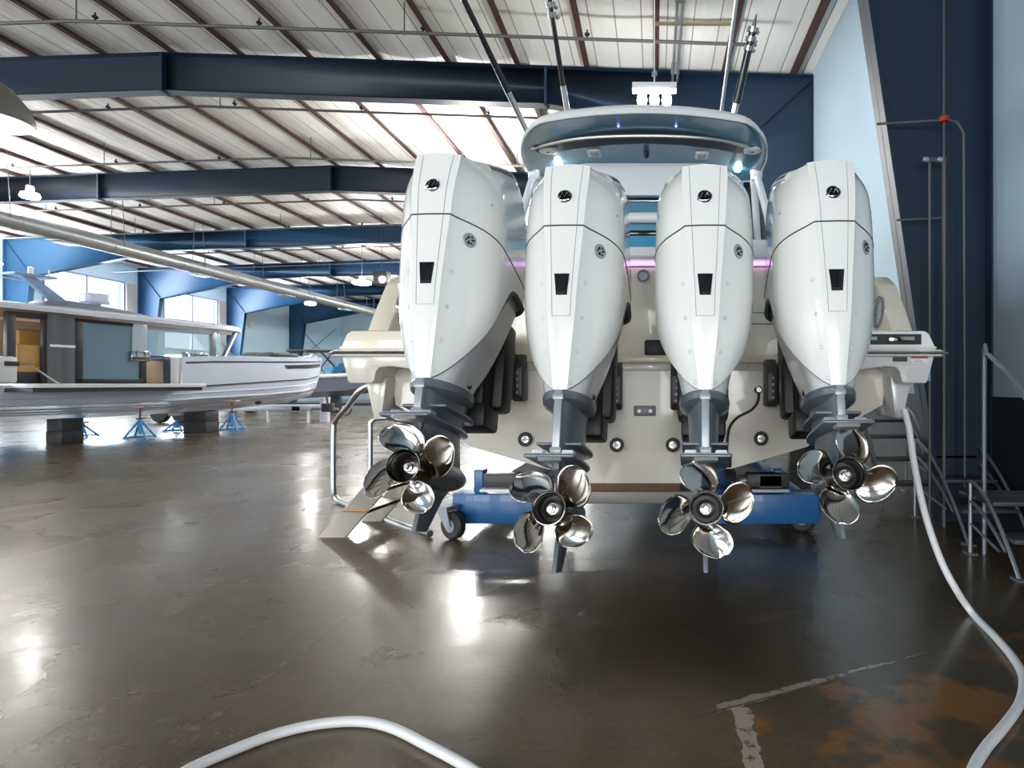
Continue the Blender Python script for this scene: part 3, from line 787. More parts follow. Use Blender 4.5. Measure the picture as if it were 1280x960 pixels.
# side sponsons either side of the motor well
def sx(s, x): return XC + s * x
for s in (-1, 1):
    pro = [(1.98, 1.66), (1.93, 1.47), (1.92, 1.455), (1.775, 1.455), (1.755, 1.47), (1.745, 1.53), (1.72, 1.56), (1.65, 1.568), (1.5, 1.548), (1.36, 1.525), (1.22, 1.535), (1.12, 1.60), (1.12, 1.66)]
    mb = MB(); mb.prism([(sx(s, x), z) for x, z in pro], 'y', 4.26, 4.75, .012); sp_ = bp(mb, 'sponson', hullw if s < 0 else gel2)
    mb = MB(); mb.prism([(sx(s, x), z) for x, z in [(1.90, 1.50), (1.74, 1.50), (1.755, 1.36), (1.775, 1.215), (1.83, 1.215), (1.87, 1.40)]], 'y', 4.42, 4.8, .01); bp(mb, 'sponson_fin', hullw if s < 0 else gel2, sp_)
    # moulded coaming on top
    pro = [(2.02, 1.66), (1.96, 1.79), (1.93, 1.81), (1.05, 1.81), (1.02, 1.79), (1.0, 1.66)]
    mb = MB(); mb.prism([(sx(s, x), z) for x, z in pro], 'y', 4.30, 5.6, .02); cm = bp(mb, 'coaming', cream if s < 0 else gel)
    mb = MB(); mb.box(*[(min(sx(s, 1.06), sx(s, 2.0)), 4.286, 1.69), (max(sx(s, 1.06), sx(s, 2.0)), 4.31, 1.70)]); bp(mb, 'groove', cream, cm)
    # chrome rub rail round the corner
    mb = MB(); mb.tube([(sx(s, 1.02), 4.235, 1.655), (sx(s, 1.7), 4.235, 1.655), (sx(s, 2.0), 4.24, 1.655), (sx(s, 2.06), 4.33, 1.655), (sx(s, 2.07), 5.4, 1.66), (sx(s, 2.08), 8, 1.9)], .024, 10); rr_ = bp(mb, 'rub_rail', whitep)
    mb = MB(); mb.tube([(sx(s, 1.04), 4.207, 1.657), (sx(s, 1.7), 4.207, 1.657), (sx(s, 2.0), 4.213, 1.657), (sx(s, 2.09), 4.33, 1.657), (sx(s, 2.095), 5.4, 1.66)], .011, 8); bp(mb, 'rail_insert', chrome, rr_)
    # raised bulwark raking up from the stern
    mb = MB(); pr = [(4.86, 1.80), (5.05, 2.04), (5.25, 2.27), (5.42, 2.36), (9.5, 2.52), (9.5, 1.8)]
    a, b = sx(s, 2.10), sx(s, 1.93); mb.prism(pr, 'x', min(a, b), max(a, b), .03); bw = bp(mb, 'bulwark', cream)
    xi = sx(s, 1.925)
    mb = MB(); oval = [(xi, 5.18 + .10 * math.cos(a_) - .03 * math.sin(a_), 2.03 + .12 * math.sin(a_)) for a_ in [R(15 * k) for k in range(24)]]
    mb.tube(oval, .014, 8, closed=True); bp(mb, 'port_ring', chrome, bw)
    mb = MB(); V = [mb.bm.verts.new(Vector(p) - Vector((s * .003, 0, 0))) for p in oval]; mb.face(V); bp(mb, 'port', greysteel, bw)
    # mooring cleat
    mb = MB(); y, z = 4.9, 1.81; x = sx(s, 1.62)
    mb.tube([(x - .1, y, z + .045), (x + .1, y, z + .045)], .013, 8); mb.tube([(x - .04, y, z), (x - .04, y, z + .045)], .011, 8); mb.tube([(x + .04, y, z), (x + .04, y, z + .045)], .011, 8); bp(mb, 'cleat', chrome, cm)
    # blue bottom paint patch on outer corner
    mb = MB(); mb.box((min(sx(s, 1.945), sx(s, 1.915)), 4.28, 1.47), (max(sx(s, 1.945), sx(s, 1.915)) + .012, 4.6, 1.62)); bp(mb, 'blue_trim', M_('slate_blue_trim', (.06, .16, .26), .4) if s < 0 else tealb, boat)
# light strip in the right coaming, small warning plates
mb = MB(); mb.box((sx(1, 1.05), 4.284, 1.715), (sx(1, 1.9), 4.30, 1.785), .006); bp(mb, 'step_light_recess', dkgrey)
for x0, x1 in ((1.10, 1.30), (1.42, 1.60), (1.68, 1.85)):
    mb = MB(); mb.box((sx(1, x0), 4.276, 1.735), (sx(1, x1), 4.287, 1.768), .004); bp(mb, 'chrome_bar', chrome)
mb = MB(); mb.box((sx(1, 1.695), 4.25, 1.60), (sx(1, 1.79), 4.262, 1.628)); bp(mb, 'builder_plate', dkgrey)
mb = MB(); mb.box((sx(1, 1.815), 4.25, 1.585), (sx(1, 1.925), 4.262, 1.632)); wl = bp(mb, 'warning_label', whitep)
mb = MB(); mb.box((sx(1, 1.815), 4.246, 1.62), (sx(1, 1.925), 4.252, 1.632)); bp(mb, 'label_band', redm, wl)
mb = MB()
for k in range(3): mb.box((sx(1, 1.83), 4.247, 1.592 + k * .008), (sx(1, 1.90 - .01 * k), 4.252, 1.595 + k * .008))
bp(mb, 'label_rows', linem, wl)
# round through-hull lights on the transom
for px, py in ((657, 549), (771, 556), (841, 556), (951, 548)):
    p = at(px, py, YT)
    mb = MB(); mb.lathe([(.05, 0), (.052, -.016), (.046, -.026), (.032, -.026), (.030, -.012), (0, -.012)], (p.x, YT, p.z), 'y', 24); u = bp(mb, 'underwater_light', black)
    mb = MB(); mb.lathe([(.028, -.012), (.026, -.018), (0, -.02)], (p.x, YT, p.z), 'y', 16); mb.box((p.x - .028, YT - .026, p.z - .006), (p.x + .028, YT - .016, p.z + .006)); bp(mb, 'light_lens', nutm, u)
p = at(806, 513.5, YT)
mb = MB(); mb.box((p.x - .078, YT - .022, p.z - .036), (p.x + .078, YT, p.z + .036), .006); u = bp(mb, 'anode_plate', M_('dull_zinc', (.17, .17, .17), .5, metal=.4))
for s in (-.04, .04): mb = MB(); mb.lathe([(.017, -.022), (.014, -.032), (0, -.032)], (p.x + s, YT, p.z), 'y', 12); bp(mb, 'bolt', greysteel, u)
# black cable from a fitting down to a transducer
P = [at(948, 487, YT - .03), at(948, 500, YT - .03), at(940, 512, YT - .02), at(922, 522, YT - .02), at(912, 535, YT - .02), at(909, 555, YT - .02), at(909, 572, YT - .03)]
mb = MB(); mb.tube(P, .009, 8, smooth=6); u = bp(mb, 'transducer_cable', black)
mb = MB(); mb.lathe([(.03, 0), (.03, -.02), (.018, -.03), (.018, -.05), (0, -.05)], (P[0].x, YT, P[0].z), 'y', 16); bp(mb, 'cable_fitting', nutm, u)
p = P[-1]; mb = MB(); mb.box((p.x - .03, YT - .05, p.z - .07), (p.x + .03, YT, p.z + .03), .008); mb.prism([(YT - .06, p.z - .10), (YT - .10, p.z - .16), (YT + .05, p.z - .17), (YT + .08, p.z - .06)], 'x', p.x - .02, p.x + .06, .008); bp(mb, 'transducer', black, u)
# motor clamp brackets on the transom: dark plates with rows of holes
for i, (x, dz) in enumerate(EX):
    for s in (-1, 1):
        xm = x + .045 + s * .155; z0 = 1.27 + dz; z1 = 1.60 + dz
        mb = MB(); mb.prism([(YT - .20, z0 + .04), (YT - .16, z0), (YT + .02, z0), (YT + .02, z1), (YT - .12, z1), (YT - .20, z1 - .09)], 'x', xm - .035, xm + .035, .01); b = bp(mb, 'clamp_bracket', dkgrey)
        mb = MB()
        for k in range(4): mb.lathe([(.012, 0), (.010, -.01), (0, -.01)], (xm, YT - .19 , z1 - .13 - k * .045), 'y', 8)
        bp(mb, 'bolt', greysteel, b)
# cockpit bulkhead behind the motors with a glowing pink strip
mb = MB(); mb.box((XC - 1.25, 5.15, 1.62), (XC + 1.25, 5.65, 2.40), .04); bk = bp(mb, 'cockpit_bulkhead', cream)
mb = MB(); mb.box((XC - 1.28, 5.10, 2.44), (XC + 1.28, 5.6, 2.475), .01); bp(mb, 'bulkhead_cap', vinyl, bk)
mb = MB(); mb.box((XC - 1.26, 5.11, 2.40), (XC + 1.26, 5.15, 2.43), .004); bp(mb, 'led_strip', pink, bk)
for x in (-1.0, -.55, .02, .66, 1.1):
    mb = MB(); mb.lathe([(.05, 0), (.052, -.01), (.04, -.014), (.036, -.004), (0, -.004)], (XC + x, 5.15, 2.32), 'y', 16); bp(mb, 'drink_holder', greysteel, bk)
for z in (2.02, 1.93):
    mb = MB(); mb.box((XC + .7, 5.144, z), (XC + 1.1, 5.152, z + .006)); bp(mb, 'panel_gap', seamm, bk)
mb = MB(); p = at(821, 438, 4.7); mb.box((p.x - .09, 4.62, 1.655), (p.x + .09, 4.85, 1.77), .015); bp(mb, 'battery_box', black)
# helm seats, console, windscreen seen between the cowls
mb = MB(); mb.box((XC - .95, 6.3, 1.7), (XC + .95, 7.0, 2.92), .06); st = bp(mb, 'helm_seat', tealb)
mb = MB(); mb.box((XC - .9, 6.18, 2.62), (XC + .9, 6.32, 2.79), .05); bp(mb, 'bolster', vinyl, st)
mb = MB(); mb.box((XC - 1.05, 6.9, 3.06), (XC + 1.05, 6.98, 3.11), .01); bp(mb, 'grab_bar', gloss, st)
mb = MB(); mb.box((XC - .9, 7.0, 2.9), (XC + .9, 7.3, 3.45), .08); bp(mb, 'seat_back', teal, st)
mb = MB(); mb.tube([(XC - .8, 6.97, 3.26), (XC + .8, 6.97, 3.26)], .06, 12); bp(mb, 'headrest', vinyl, st)
mb = MB(); mb.box((XC - 1.0, 8.3, 1.8), (XC + 1.0, 9.2, 3.86), .1); cs = bp(mb, 'console', teal)
mb = MB(); mb.prism([(7.66, 3.71), (7.60, 4.09), (7.66, 4.09), (7.74, 3.71)], 'x', XC - 1.0, XC + .98); bp(mb, 'windscreen', M_('milky_screen', (.62, .65, .68), .3), cs)
# hard top: recessed blue underside, white rim
YH0, YH1, HW, ZH = 6.2, 7.95, 1.38, 4.08
def top_out(f=1.0, dy=0):
    pts = []
    for k in range(61):
        t = -1 + 2 * k / 60; e = abs(t)
        y = YH0 + .12 * e ** 2 + (1.1 * ((e - .72) / .28) ** 1.6 if e > .72 else 0)
        pts.append((XC + HW * f * (t if e < .72 else math.copysign(.72 + .28 * math.sin((e - .72) / .28 * math.pi / 2) , t)), y * f + (1 - f) * 7.2 + dy))
    q_ = lambda y: y * f + (1 - f) * 7.2
    pts += [(XC + HW * f, q_(7.75)), (XC + HW * .95 * f, q_(YH1)), (XC - HW * .95 * f, q_(YH1)), (XC - HW * f, q_(7.75))]
    return pts
def zt(x, y): return ZH - .10 * ((x - XC) / HW) ** 2 * 1.3
lo_, hi_ = top_out(), top_out(.97)
def cap(mb, o, dz): mb.face([mb.bm.verts.new((x, y, zt(x, y) + dz)) for x, y in o])
mb = MB()
mb.grid([[(x, y, zt(x, y) + dz) for x, y in o] for o, dz in ((top_out(.988), .012), (top_out(.992), -.006), (lo_, .0), (top_out(1.0), .035), (top_out(.98), .07), (top_out(.9), .12), (top_out(.5), .15), (top_out(.05), .16))], close_u=True); cap(mb, top_out(.05), .16)
ht = bp(mb, 'hard_top', whitep, ang=50)
mb = MB(); mb.grid([[(x, y, zt(x, y) + dz) for x, y in o] for o, dz in ((top_out(.989), .008), (top_out(.97), .0), (top_out(.93), .01), (top_out(.5), .03), (top_out(.05), .03))], close_u=True); cap(mb, top_out(.05), .03)
bp(mb, 'top_lining', teal, ht, ang=50)
# sunshade cassette under the aft part, its shadow band built as a dark sheet
mb = MB(); yb = 6.72
mb.tube([(XC - 1.22, yb + .18, ZH - .09), (XC - .7, yb + .02, ZH - .045), (XC, yb - .02, ZH - .03), (XC + .7, yb + .02, ZH - .045), (XC + 1.22, yb + .18, ZH - .09)], .022, 8, smooth=5); sc = bp(mb, 'shade_rail', alu, ht)
mb = MB(); mb.grid([[(XC + x, y + .12 * abs(x / 1.2) ** 2, zt(XC + x, y) + z) for x in (-1.18, -.8, -.4, 0, .4, .8, 1.18)] for y, z in ((yb, .03), (yb + .02, .0), (yb + .32, .015), (yb + .34, .05))]); bp(mb, 'shade_shadow_band', dark, ht)
def under(px, py, d=None):
    z = ZH + .0
    for _ in range(6):
        d = (z - CAM_H) * F / (VY - py); x = (px - VX) / F * d; z = zt(x, d) + .012
    return Vector((x, d, z))
for px in (685, 941):
    p = under(px, 187); mb = MB(); mb.lathe([(.06, .02), (.10, .01), (.10, -.02), (.07, -.03)], p, n=20); sp = bp(mb, 'speaker', whitep, ht)
    mb = MB(); mb.lathe([(.07, -.02), (.04, -.005), (.02, -.03), (0, -.035)], p, n=16); bp(mb, 'speaker_cone', black, sp)
for px, py in ((743, 191), (877, 194)):
    p = under(px, py); mb = MB(); mb.box((p.x - .075, p.y - .10, p.z - .02), (p.x + .075, p.y + .10, p.z + .02), .018); lt = bp(mb, 'dome_light', whitep, ht)
    mb = MB(); mb.box((p.x - .05, p.y - .06, p.z - .026), (p.x + .05, p.y + .06, p.z - .018), .003); bp(mb, 'diffuser', legl, lt)
for px, py in ((773, 158), (845, 158)):
    p = under(px, py); mb = MB(); mb.lathe([(.010, .01), (.010, -.008), (0, -.01)], p, n=10); bp(mb, 'courtesy_light', ledb, ht)
for px, py in ((698, 203), (922, 209)):
    p = under(px, py); mb = MB(); mb.lathe([(.03, .01), (.045, -.02), (.03, -.05), (0, -.055)], p, n=14); bp(mb, 'spreader_light', ledw, ht)
p = under(808, 191); mb = MB(); mb.lathe([(.03, .02), (.03, -.04), (.018, -.06), (0, -.06)], p, n=12); bp(mb, 'camera_dome', black, ht)
for s in (-1, 1):    # hard top legs
    for y0, y1, a in ((7.7, 7.15, 0), (7.9, 8.0, 0)):
        mb = MB(); mb.tube([(sx(s, 1.46), y1, 2.35), (sx(s, 1.42), y1 + .1, 3.2), (sx(s, 1.32), y0 - .1, ZH - .13)], .045, 12, smooth=5); bp(mb, 'top_leg', whitep, ht)
    mb = MB(); mb.lathe([(.075, .05), (.07, -.03), (.05, -.06)], (sx(s, 1.32), 7.6, ZH - .15), n=16); bp(mb, 'leg_socket', whitep, ht)
    mb = MB(); mb.tube([(sx(s, 1.5), 7.2, 2.9), (sx(s, 1.62), 7.1, 3.25), (sx(s, 1.62), 7.3, 3.45), (sx(s, 1.4), 7.45, 3.45)], .03, 8, smooth=5); bp(mb, 'grab_rail', whitep, ht)
# black cover panel beside the right leg
mb = MB(); mb.prism([(sx(1, 1.0), 2.4), (sx(1, 1.24), 2.4), (sx(1, 1.34), 3.9), (sx(1, 1.08), 3.9)], 'y', 8.0, 8.06, .01); bp(mb, 'dark_side_curtain', black)
mb = MB(); mb.box((sx(1, .86), 5.6, 1.8), (sx(1, 1.12), 6.0, 2.72), .03); bp(mb, 'tackle_cabinet', whitep)
# outriggers stand on the hard top
OR = [((672, 160, 7.3), (578, -4, 6.4), .030, .038, 'thin black outrigger pole leaning left from the hard top', 0),
      ((717, 136, 7.4), (686, -6, 6.6), .052, .032, 'thick black outrigger pole with chrome tip fittings, left of the bright lamp', 1),
      ((895, 140, 7.4), (921, -6, 6.6), .024, .02, 'plain silver outrigger pole right of the bright lamp', 2),
      ((907, 144, 7.4), (941, 38, 6.9), .036, .05, 'short black outrigger pole with chrome tip fittings, rightmost of the poles', 3)]
for a, b, r0, r1, lb, kind in OR:
    A = at(*a); B = at(*b); zz = zt(A.x, A.y) + .12; A.z = zz - .02
    o = thing('outrigger_pole', lb, 'pole', A, 'outrigger poles on the hard top')
    D = B - A
    lowm = chrome if kind else dkgrey
    if kind == 2: mb = MB(); mb.tube([A, B], [r1, r0], 12); wpart(mb, 'pole', steel, o)
    else:
        mb = MB(); mb.tube([A, A + D * .45], [.028, .034], 12); wpart(mb, 'base_tube', steel, o)
        mb = MB(); mb.tube([A + D * .42, B], [r1 * .9, r1 * .8], 12); wpart(mb, 'carbon_tube', gloss, o)
    mb = MB(); mb.lathe([(.07, -.02), (.07, .02), (.045, .03), (.04, .08), (.0, .08)], A, n=14); wpart(mb, 'base_socket', steel, o)
    if kind in (1, 3):
        for k in range(3):
            q = B - D.normalized() * (.02 + k * .09); mb = MB(); mb.tube([q, q + D.normalized() * .05], .062 - .004 * k, 12); mb.lathe([(0, -.03), (.028, 0), (0, .03)], q + Vector((.055, 0, 0)), n=8); wpart(mb, 'tip_fitting', chrome, o)
        mb = MB(); mb.tube([B, B + D.normalized() * .16], [.03, .006], 10); wpart(mb, 'tip', chrome, o)

# ------------------------------------------------------------------ blue boat trolley with blocks
tr = thing('boat_trolley', 'blue steel boat trolley with castors under the white boat', 'trolley', (XC, 6.3, 0))
def tp(mb, name, m, parent=tr, **k): return wpart(mb, name, m, parent, **k)
zb0, zb1 = .115, .40
mb = MB(); mb.box((-1.93, 6.1, zb0), (-1.13, 6.4, zb1), .012); tp(mb, 'side_beam', bluep)
mb = MB(); mb.box((.60, 6.1, zb0), (1.57, 6.4, zb1), .012); tp(mb, 'side_beam', bluep)
for x in (-1.75, -1.2, .75, 1.4):
    mb = MB(); mb.box((x - .1, 6.4, zb0), (x + .1, 11.5, zb1 - .02), .01)
    if x in (-1.75, 1.4): tp(mb, 'rail', bluep)
mb = MB(); mb.box((-1.15, 6.25, .28), (.62, 6.45, .40), .01); tp(mb, 'cross_beam', M_('bare_steel_beam', (.23, .22, .21), .5, metal=.3))
mb = MB(); mb.box((-1.9, 10.9, .15), (1.55, 11.1, .35), .01); tp(mb, 'cross_beam', bluep)
# end uprights and pad arms that carry the hull
for s, x0 in ((-1, -1.62), (1, 1.28)):
    mb = MB(); mb.box((x0 - .12, 6.16, zb1), (x0 - .03, 6.34, zb1 + .22), .01); tp(mb, 'upright', bluep)
    mb = MB(); mb.box((x0 + .45 * -s - .06, 6.24, zb1), (x0 + .45 * -s + .06, 6.36, zb1 + .2), .01); tp(mb, 'upright', bluep)
    xa, xb = x0 + .05, x0 - s * .75
    mb = MB(); mb.box((min(x0, x0 - s * .4), 6.05, zb1 + .07), (max(x0, x0 - s * .4), 6.22, zb1 + .2), .012)
    mb.prism([(x0, zb1 + .1), (x0 - s * .1, zb1 + .12), (x0 - s * .62, .84), (x0 - s * .75, .80), (x0 - s * .5, zb1 + .08)], 'y', 6.2, 6.34, .01); ar = tp(mb, 'pad_arm', dkgrey)
    mb = MB(); mb.box((x0 - .02, 6.0, zb1 + .035), (x0 + s * -.44, 6.2, zb1 + .06), .004); tp(mb, 'arm_label', whitep if s < 0 else greysteel, ar)
mb = MB(); mb.tube([(.82, 6.15, .52), (1.2, 6.15, .55)], .05, 12); mb.box((.98, 6.05, .46), (1.22, 6.2, .60), .02); tp(mb, 'hydraulic_jack', greysteel)
for x in (-.95, .75):
    mb = MB(); mb.box((x - .07, 6.9, .30), (x + .07, 7.1, .86), .01); mb.box((x - .2, 6.85, .82), (x + .2, 7.15, .89), .02); tp(mb, 'support_post', bluep)
for k, (x, y) in enumerate(((-1.88, 5.98), (1.46, 6.3), (-1.75, 11.2), (1.4, 11.2))):
    Mr = Matrix.Translation((x, y, .13)) @ Matrix.Rotation(R(62), 4, 'Z')
    mb = MB(); t = MB(); t.lathe([(.04, -.04), (.11, -.045), (.13, -.03), (.13, .03), (.11, .045), (.04, .04)], (0, 0, 0), 'x', 24); mb.take(t.bm, Mr); w = tp(mb, 'castor', rubber)
    mb = MB(); t = MB(); t.lathe([(0, -.05), (.06, -.048), (.06, .048), (0, .05)], (0, 0, 0), 'x', 16); t.prism([(-.03, 0), (.03, -.02), (.16, .17), (.02, .17)], 'x', -.07, -.05); t.prism([(-.03, 0), (.03, -.02), (.16, .17), (.02, .17)], 'x', .05, .07); t.box((-.08, 0, .14), (.08, .2, .18)); mb.take(t.bm, Mr); tp(mb, 'castor_fork', greysteel, w)
o = tag((lambda m_: m_.build('timber_block', wood))(MB().box((-.75, 6.28, .401), (.25, 6.42, .708), .006)), 'brown timber block between trolley beam and keel of the white boat', 'block')

# ------------------------------------------------------------------ aluminium ladder and its tube frame on the left
ld = thing('boarding_ladder', 'aluminium boarding ladder with tube handrails at the left corner of the white boat', 'ladder', (-3.0, 6.1, 0))
def stringer(a, b, w, th):
    """a flat board in the plane x-z rising from the floor; a,b=(x,y,z) lower/upper"""
    a, b = Vector(a), Vector(b); mb = MB()
    n = Vector((0, 0, 1))
    wv = Vector((w, 0, 0)); t = Vector((0, th, 0))
    A = [a, a + wv, b + wv, b]
    lowv = [mb.bm.verts.new(p) for p in A]; hiv = [mb.bm.verts.new(p + t) for p in A]
    mb.face(lowv); mb.face(hiv[::-1])
    for i in range(4): mb.face([lowv[i], hiv[i], hiv[(i + 1) % 4], lowv[(i + 1) % 4]])
    return mb
s1a, s1b = (-3.18, 6.04, 0), (-2.62, 7.0, .95)
wpart(stringer(s1a, s1b, .26, .035), 'stringer', alu, ld, bev=.004)
s2a, s2b = (-3.10, 6.75, 0), (-2.50, 7.75, .95)
wpart(stringer(s2a, s2b, .22, .035), 'stringer', alu, ld, bev=.004)
for k, t in enumerate((.22, .42, .62, .82)):
    a = Vector(s1a).lerp(Vector(s1b), t); b = Vector(s2a).lerp(Vector(s2b), t)
    mb = MB(); mb.grid([[a + Vector((.0, .03, 0)), a + Vector((.24, .03, 0))], [b + Vector((0, 0, 0)), b + Vector((.22, 0, 0))]]); mb.grid([[a + Vector((.0, .03, -.03)), a + Vector((.24, .03, -.03))], [b + Vector((0, 0, -.03)), b + Vector((.22, 0, -.03))]])
    mb.grid([[a + Vector((.0, .03, 0)), b], [a + Vector((.0, .03, -.03)), b + Vector((0, 0, -.03))]])
    wpart(mb, 'tread', alu, ld)
a = Vector(s1a).lerp(Vector(s1b), .22); mb = MB(); mb.prism([(a.x, a.z), (a.x + .26, a.z - .0), (a.x + .27, a.z + .012), (a.x + .015, a.z + .012)], 'y', a.y - .012, a.y + .0); wpart(mb, 'warning_strip', orange, ld)
def tubes(P, r, name, m, root, sm=0): mb = MB(); mb.tube(P, r, 12, smooth=sm); return wpart(mb, name, m, root)
dl1 = 7.8
tubes([(-2.50, 6.99, .93), (-2.52, 6.98, 1.25), (-2.75, 6.95, 1.47), at(457, 484, 7.0), at(436, 507, 7.4), at(420, 526, 7.75), at(417, 540, 7.8), at(417, 612, 7.8), at(420, 622, 7.8), at(432, 630, 7.6), at(505, 658, 6.5), (-2.12, 6.05, .035)], .033, 'handrail', steel, ld, 5)
tubes([(-2.42, 7.74, .92), (-2.5, 7.78, 1.0), at(500, 523, 7.9), at(472, 523, 8.0), at(464, 528, 8.0), at(463, 540, 8.0), at(463, 618, 8.0)], .03, 'handrail', steel, ld, 4)
for P_ in ([(-2.80, 6.50, .40), (-2.70, 7.2, .40)], [(-2.62, 6.78, .70), (-2.5, 7.45, .70)]):
    mb = MB(); mb.tube(P_, .016, 8); wpart(mb, 'cross_bar', steel, ld)

# ------------------------------------------------------------------ step units on the right
def step_unit(loc, label, treads, rail, xw, tall=None, group='grey step units'):
    """loc: left front corner; treads: (y,z) ; rails: curved side panels either side"""
    o = thing('step_unit', label, 'steps', loc, group); x0, y0, _ = loc
    for y, z in treads:
        mb = MB(); mb.box((x0 + .02, y0 + y - .14, z - .035), (x0 + xw - .02, y0 + y + .14, z), .006); wpart(mb, 'tread', M_('dark_tread', (.07, .072, .08), .5, metal=.3) if 'dark_tread' not in bpy.data.materials else bpy.data.materials['dark_tread'], o)
    yb, zt_ = rail
    for s, x in ((0, x0), (1, x0 + xw)):
        mb = MB()
        mb.tube([(x, y0 + yb, .0), (x, y0 + yb, zt_)], .017, 8)
        arc = lambda k, off: (x, y0 + yb * (1 - k), max(.0, (zt_ - off) * (1 - k ** 1.7)))
        mb.tube([arc(k / 12, 0) for k in range(13)], .017, 8)
        P2 = [(x, y0 + yb * (1 - k / 12) - 0, max(.01, (zt_ - .17) * (1 - (k / 12) ** 1.5))) for k in range(10)]
        mb.tube(P2, .015, 8)
        mb.tube([(x, y0 + yb, zt_ * .42), (x, y0 + yb * .38, zt_ * .42 - .12)], .012, 8)
        mb.box((x - .04, y0 + yb - .06, 0), (x + .04, y0 + yb + .06, .012)); mb.box((x - .04, y0 - .06, 0), (x + .04, y0 + .06, .012))
        wpart(mb, 'side_rail', greysteel, o)
        if s == 0 and tall:
            mb = MB(); mb.tube([(x + .12, y0 + tall[0], 0), (x + .12, y0 + tall[0], tall[1] - .05), (x + .12, y0 + tall[0] - .04, tall[1]), (x + .12, y0 + tall[0] - .12, tall[1] - .02), (x + .12, y0 + tall[0] - .5, tall[1] - .25), (x + .12, y0 + tall[0] - .9, tall[1] - .62)], .02, 10, smooth=5); wpart(mb, 'handrail', greysteel, o)
    return o
step_unit((2.70, 4.73, 0), 'grey step unit nearest the viewer on the right, cut by the picture edge', [(.24, .27), (.55, .50), (.85, .50)], (.74, .62), .74, (.74, 1.69))
step_unit((2.84, 5.78, 0), 'grey step unit between the nearest one and the dark column', [(.3, .28), (.7, .50), (1.1, .70)], (1.2, .84), .58)
step_unit((2.72, 7.6, 0), 'grey step unit far back behind the rightmost propeller', [(.2, .26), (.5, .52), (.8, .78), (1.0, .98)], (1.05, 1.14), .68)
# standpipe on the right column
o = thing('standpipe', 'thin dark standpipe with valves in front of the dark navy column', 'pipe', (3.05, 6.5, 0))
mb = MB()
yc = 6.5
def cp(px, py): p = at(px, py, yc); return p
a = cp(1180, 200); mb.tube([(a.x, yc, 0), (a.x, yc, a.z)], .022, 8)
b = cp(1162, 200); mb.tube([(b.x, yc, 0), (b.x, yc, b.z)], .014, 8); mb.tube([(b.x - .06, yc, b.z), (a.x + .02, yc, b.z)], .026, 8)
c = cp(1100, 150); d = cp(1196, 152); mb.tube([(c.x, yc + .1, c.z), (a.x + .02, yc, c.z), (d.x, yc, d.z), (d.x + .07, yc, d.z - .12), (d.x + .08, yc, .4)], .014, 8)
mb.tube([(a.x, yc, a.z), (a.x, yc, 8.0)], .012, 8)
z = cp(1160, 272).z; mb.tube([(b.x - .3, yc + .1, z), (a.x, yc, z)], .012, 8)
wpart(mb, 'pipe_run', pipe, o)
for x, z in ((b.x - .05, b.z), (a.x - .05, b.z)):
    mb = MB(); mb.lathe([(.035, -.03), (.04, 0), (.035, .03)], (x, yc, z), 'x', 12); wpart(mb, 'valve', steel, o)
mb = MB(); mb.lathe([(.05, -.02), (.05, .03), (.02, .05), (0, .05)], (a.x, yc, c.z), n=12); wpart(mb, 'bell', redm, o)

# ------------------------------------------------------------------ hoses
def hose(P, r, lab):
    mb = MB(); mb.tube(P, r, 12, smooth=8); return tag(mb.build('hose', hosem), lab, 'hose')
r = .022
def fl(px, py): d = (CAM_H - r) * F / (py - VY); return Vector(((px - VX) / F * d, d, r))
hose([at(1130, 512, 4.26), at(1136, 535, 4.22), at(1141, 570, 4.2), at(1149, 612, 4.18), at(1160, 655, 4.12), at(1176, 700, 4.05), at(1194, 735, 4.0), fl(1215, 766), fl(1243, 795), fl(1266, 822), fl(1279, 848), fl(1275, 878), fl(1255, 908), fl(1232, 935), fl(1215, 965), fl(1212, 1000)], r, 'white hose hanging from the right stern corner and curling over the floor')
hose([fl(200, 985), fl(240, 960), fl(300, 934), fl(350, 916), fl(400, 905), fl(450, 902), fl(490, 910), fl(535, 932), fl(590, 962), fl(640, 1000)], .021, 'white hose lying in an arch along the bottom edge of the floor')

# ------------------------------------------------------------------ the grey cabin boat on the left
ax = Vector((1.35, 6.0, 0)).normalized(); sd = Vector((ax.y, -ax.x, 0))      # forward, starboard (towards us)
O = Vector((-16.0, 14.0, 0))           # centre line point abeam the picture's left edge
gb = thing('cabin_boat', 'silver blue cabin motor boat on jack stands at the left', 'boat', O)
def G(u, v, z): return O + ax * u + sd * v + Vector((0, 0, z))
def gpart(mb, name, m, parent=gb, **k): return wpart(mb, name, m, parent, **k)
#   u: forward from the picture's left edge, v: to starboard
GS = [(-4.0, .62, 1.00, 1.55, 1.32, 1.62, 1.60), (0, .56, .98, 1.55, 1.30, 1.68, 1.42), (2.0, .54, .98, 1.55, 1.32, 1.70, 1.42), (4.5, .55, 1.0, 1.52, 1.36, 1.70, 1.42), (4.56, .55, 1.0, 1.52, 1.36, 1.70, 2.22), (5.5, .56, 1.04, 1.46, 1.42, 1.68, 2.28), (8.0, .62, 1.10, 1.18, 1.55, 1.52, 2.35), (10.2, .76, 1.2, .70, 1.66, 1.12, 2.42), (11.4, 1.0, 1.34, .26, 1.8, .52, 2.47), (11.75, 1.5, 1.6, .03, 1.9, .06, 2.48)]
mb = MB(); rows = []
for u, kz, cz, cw, mz, sw, sz in GS:
    half = [(0, kz), (cw * .5, kz + (cz - kz) * .46), (cw * .52, kz + (cz - kz) * .52), (cw * .97, cz - .04), (cw, cz), (cw + (sw - cw) * .6, mz), (sw, sz)]
    rows.append([G(u, -v, z) for v, z in half[::-1]] + [G(u, v, z) for v, z in half[1:]])
V = mb.grid(rows); mb.face(V[0]); hb = gpart(mb, 'hull', bhull, ang=22)
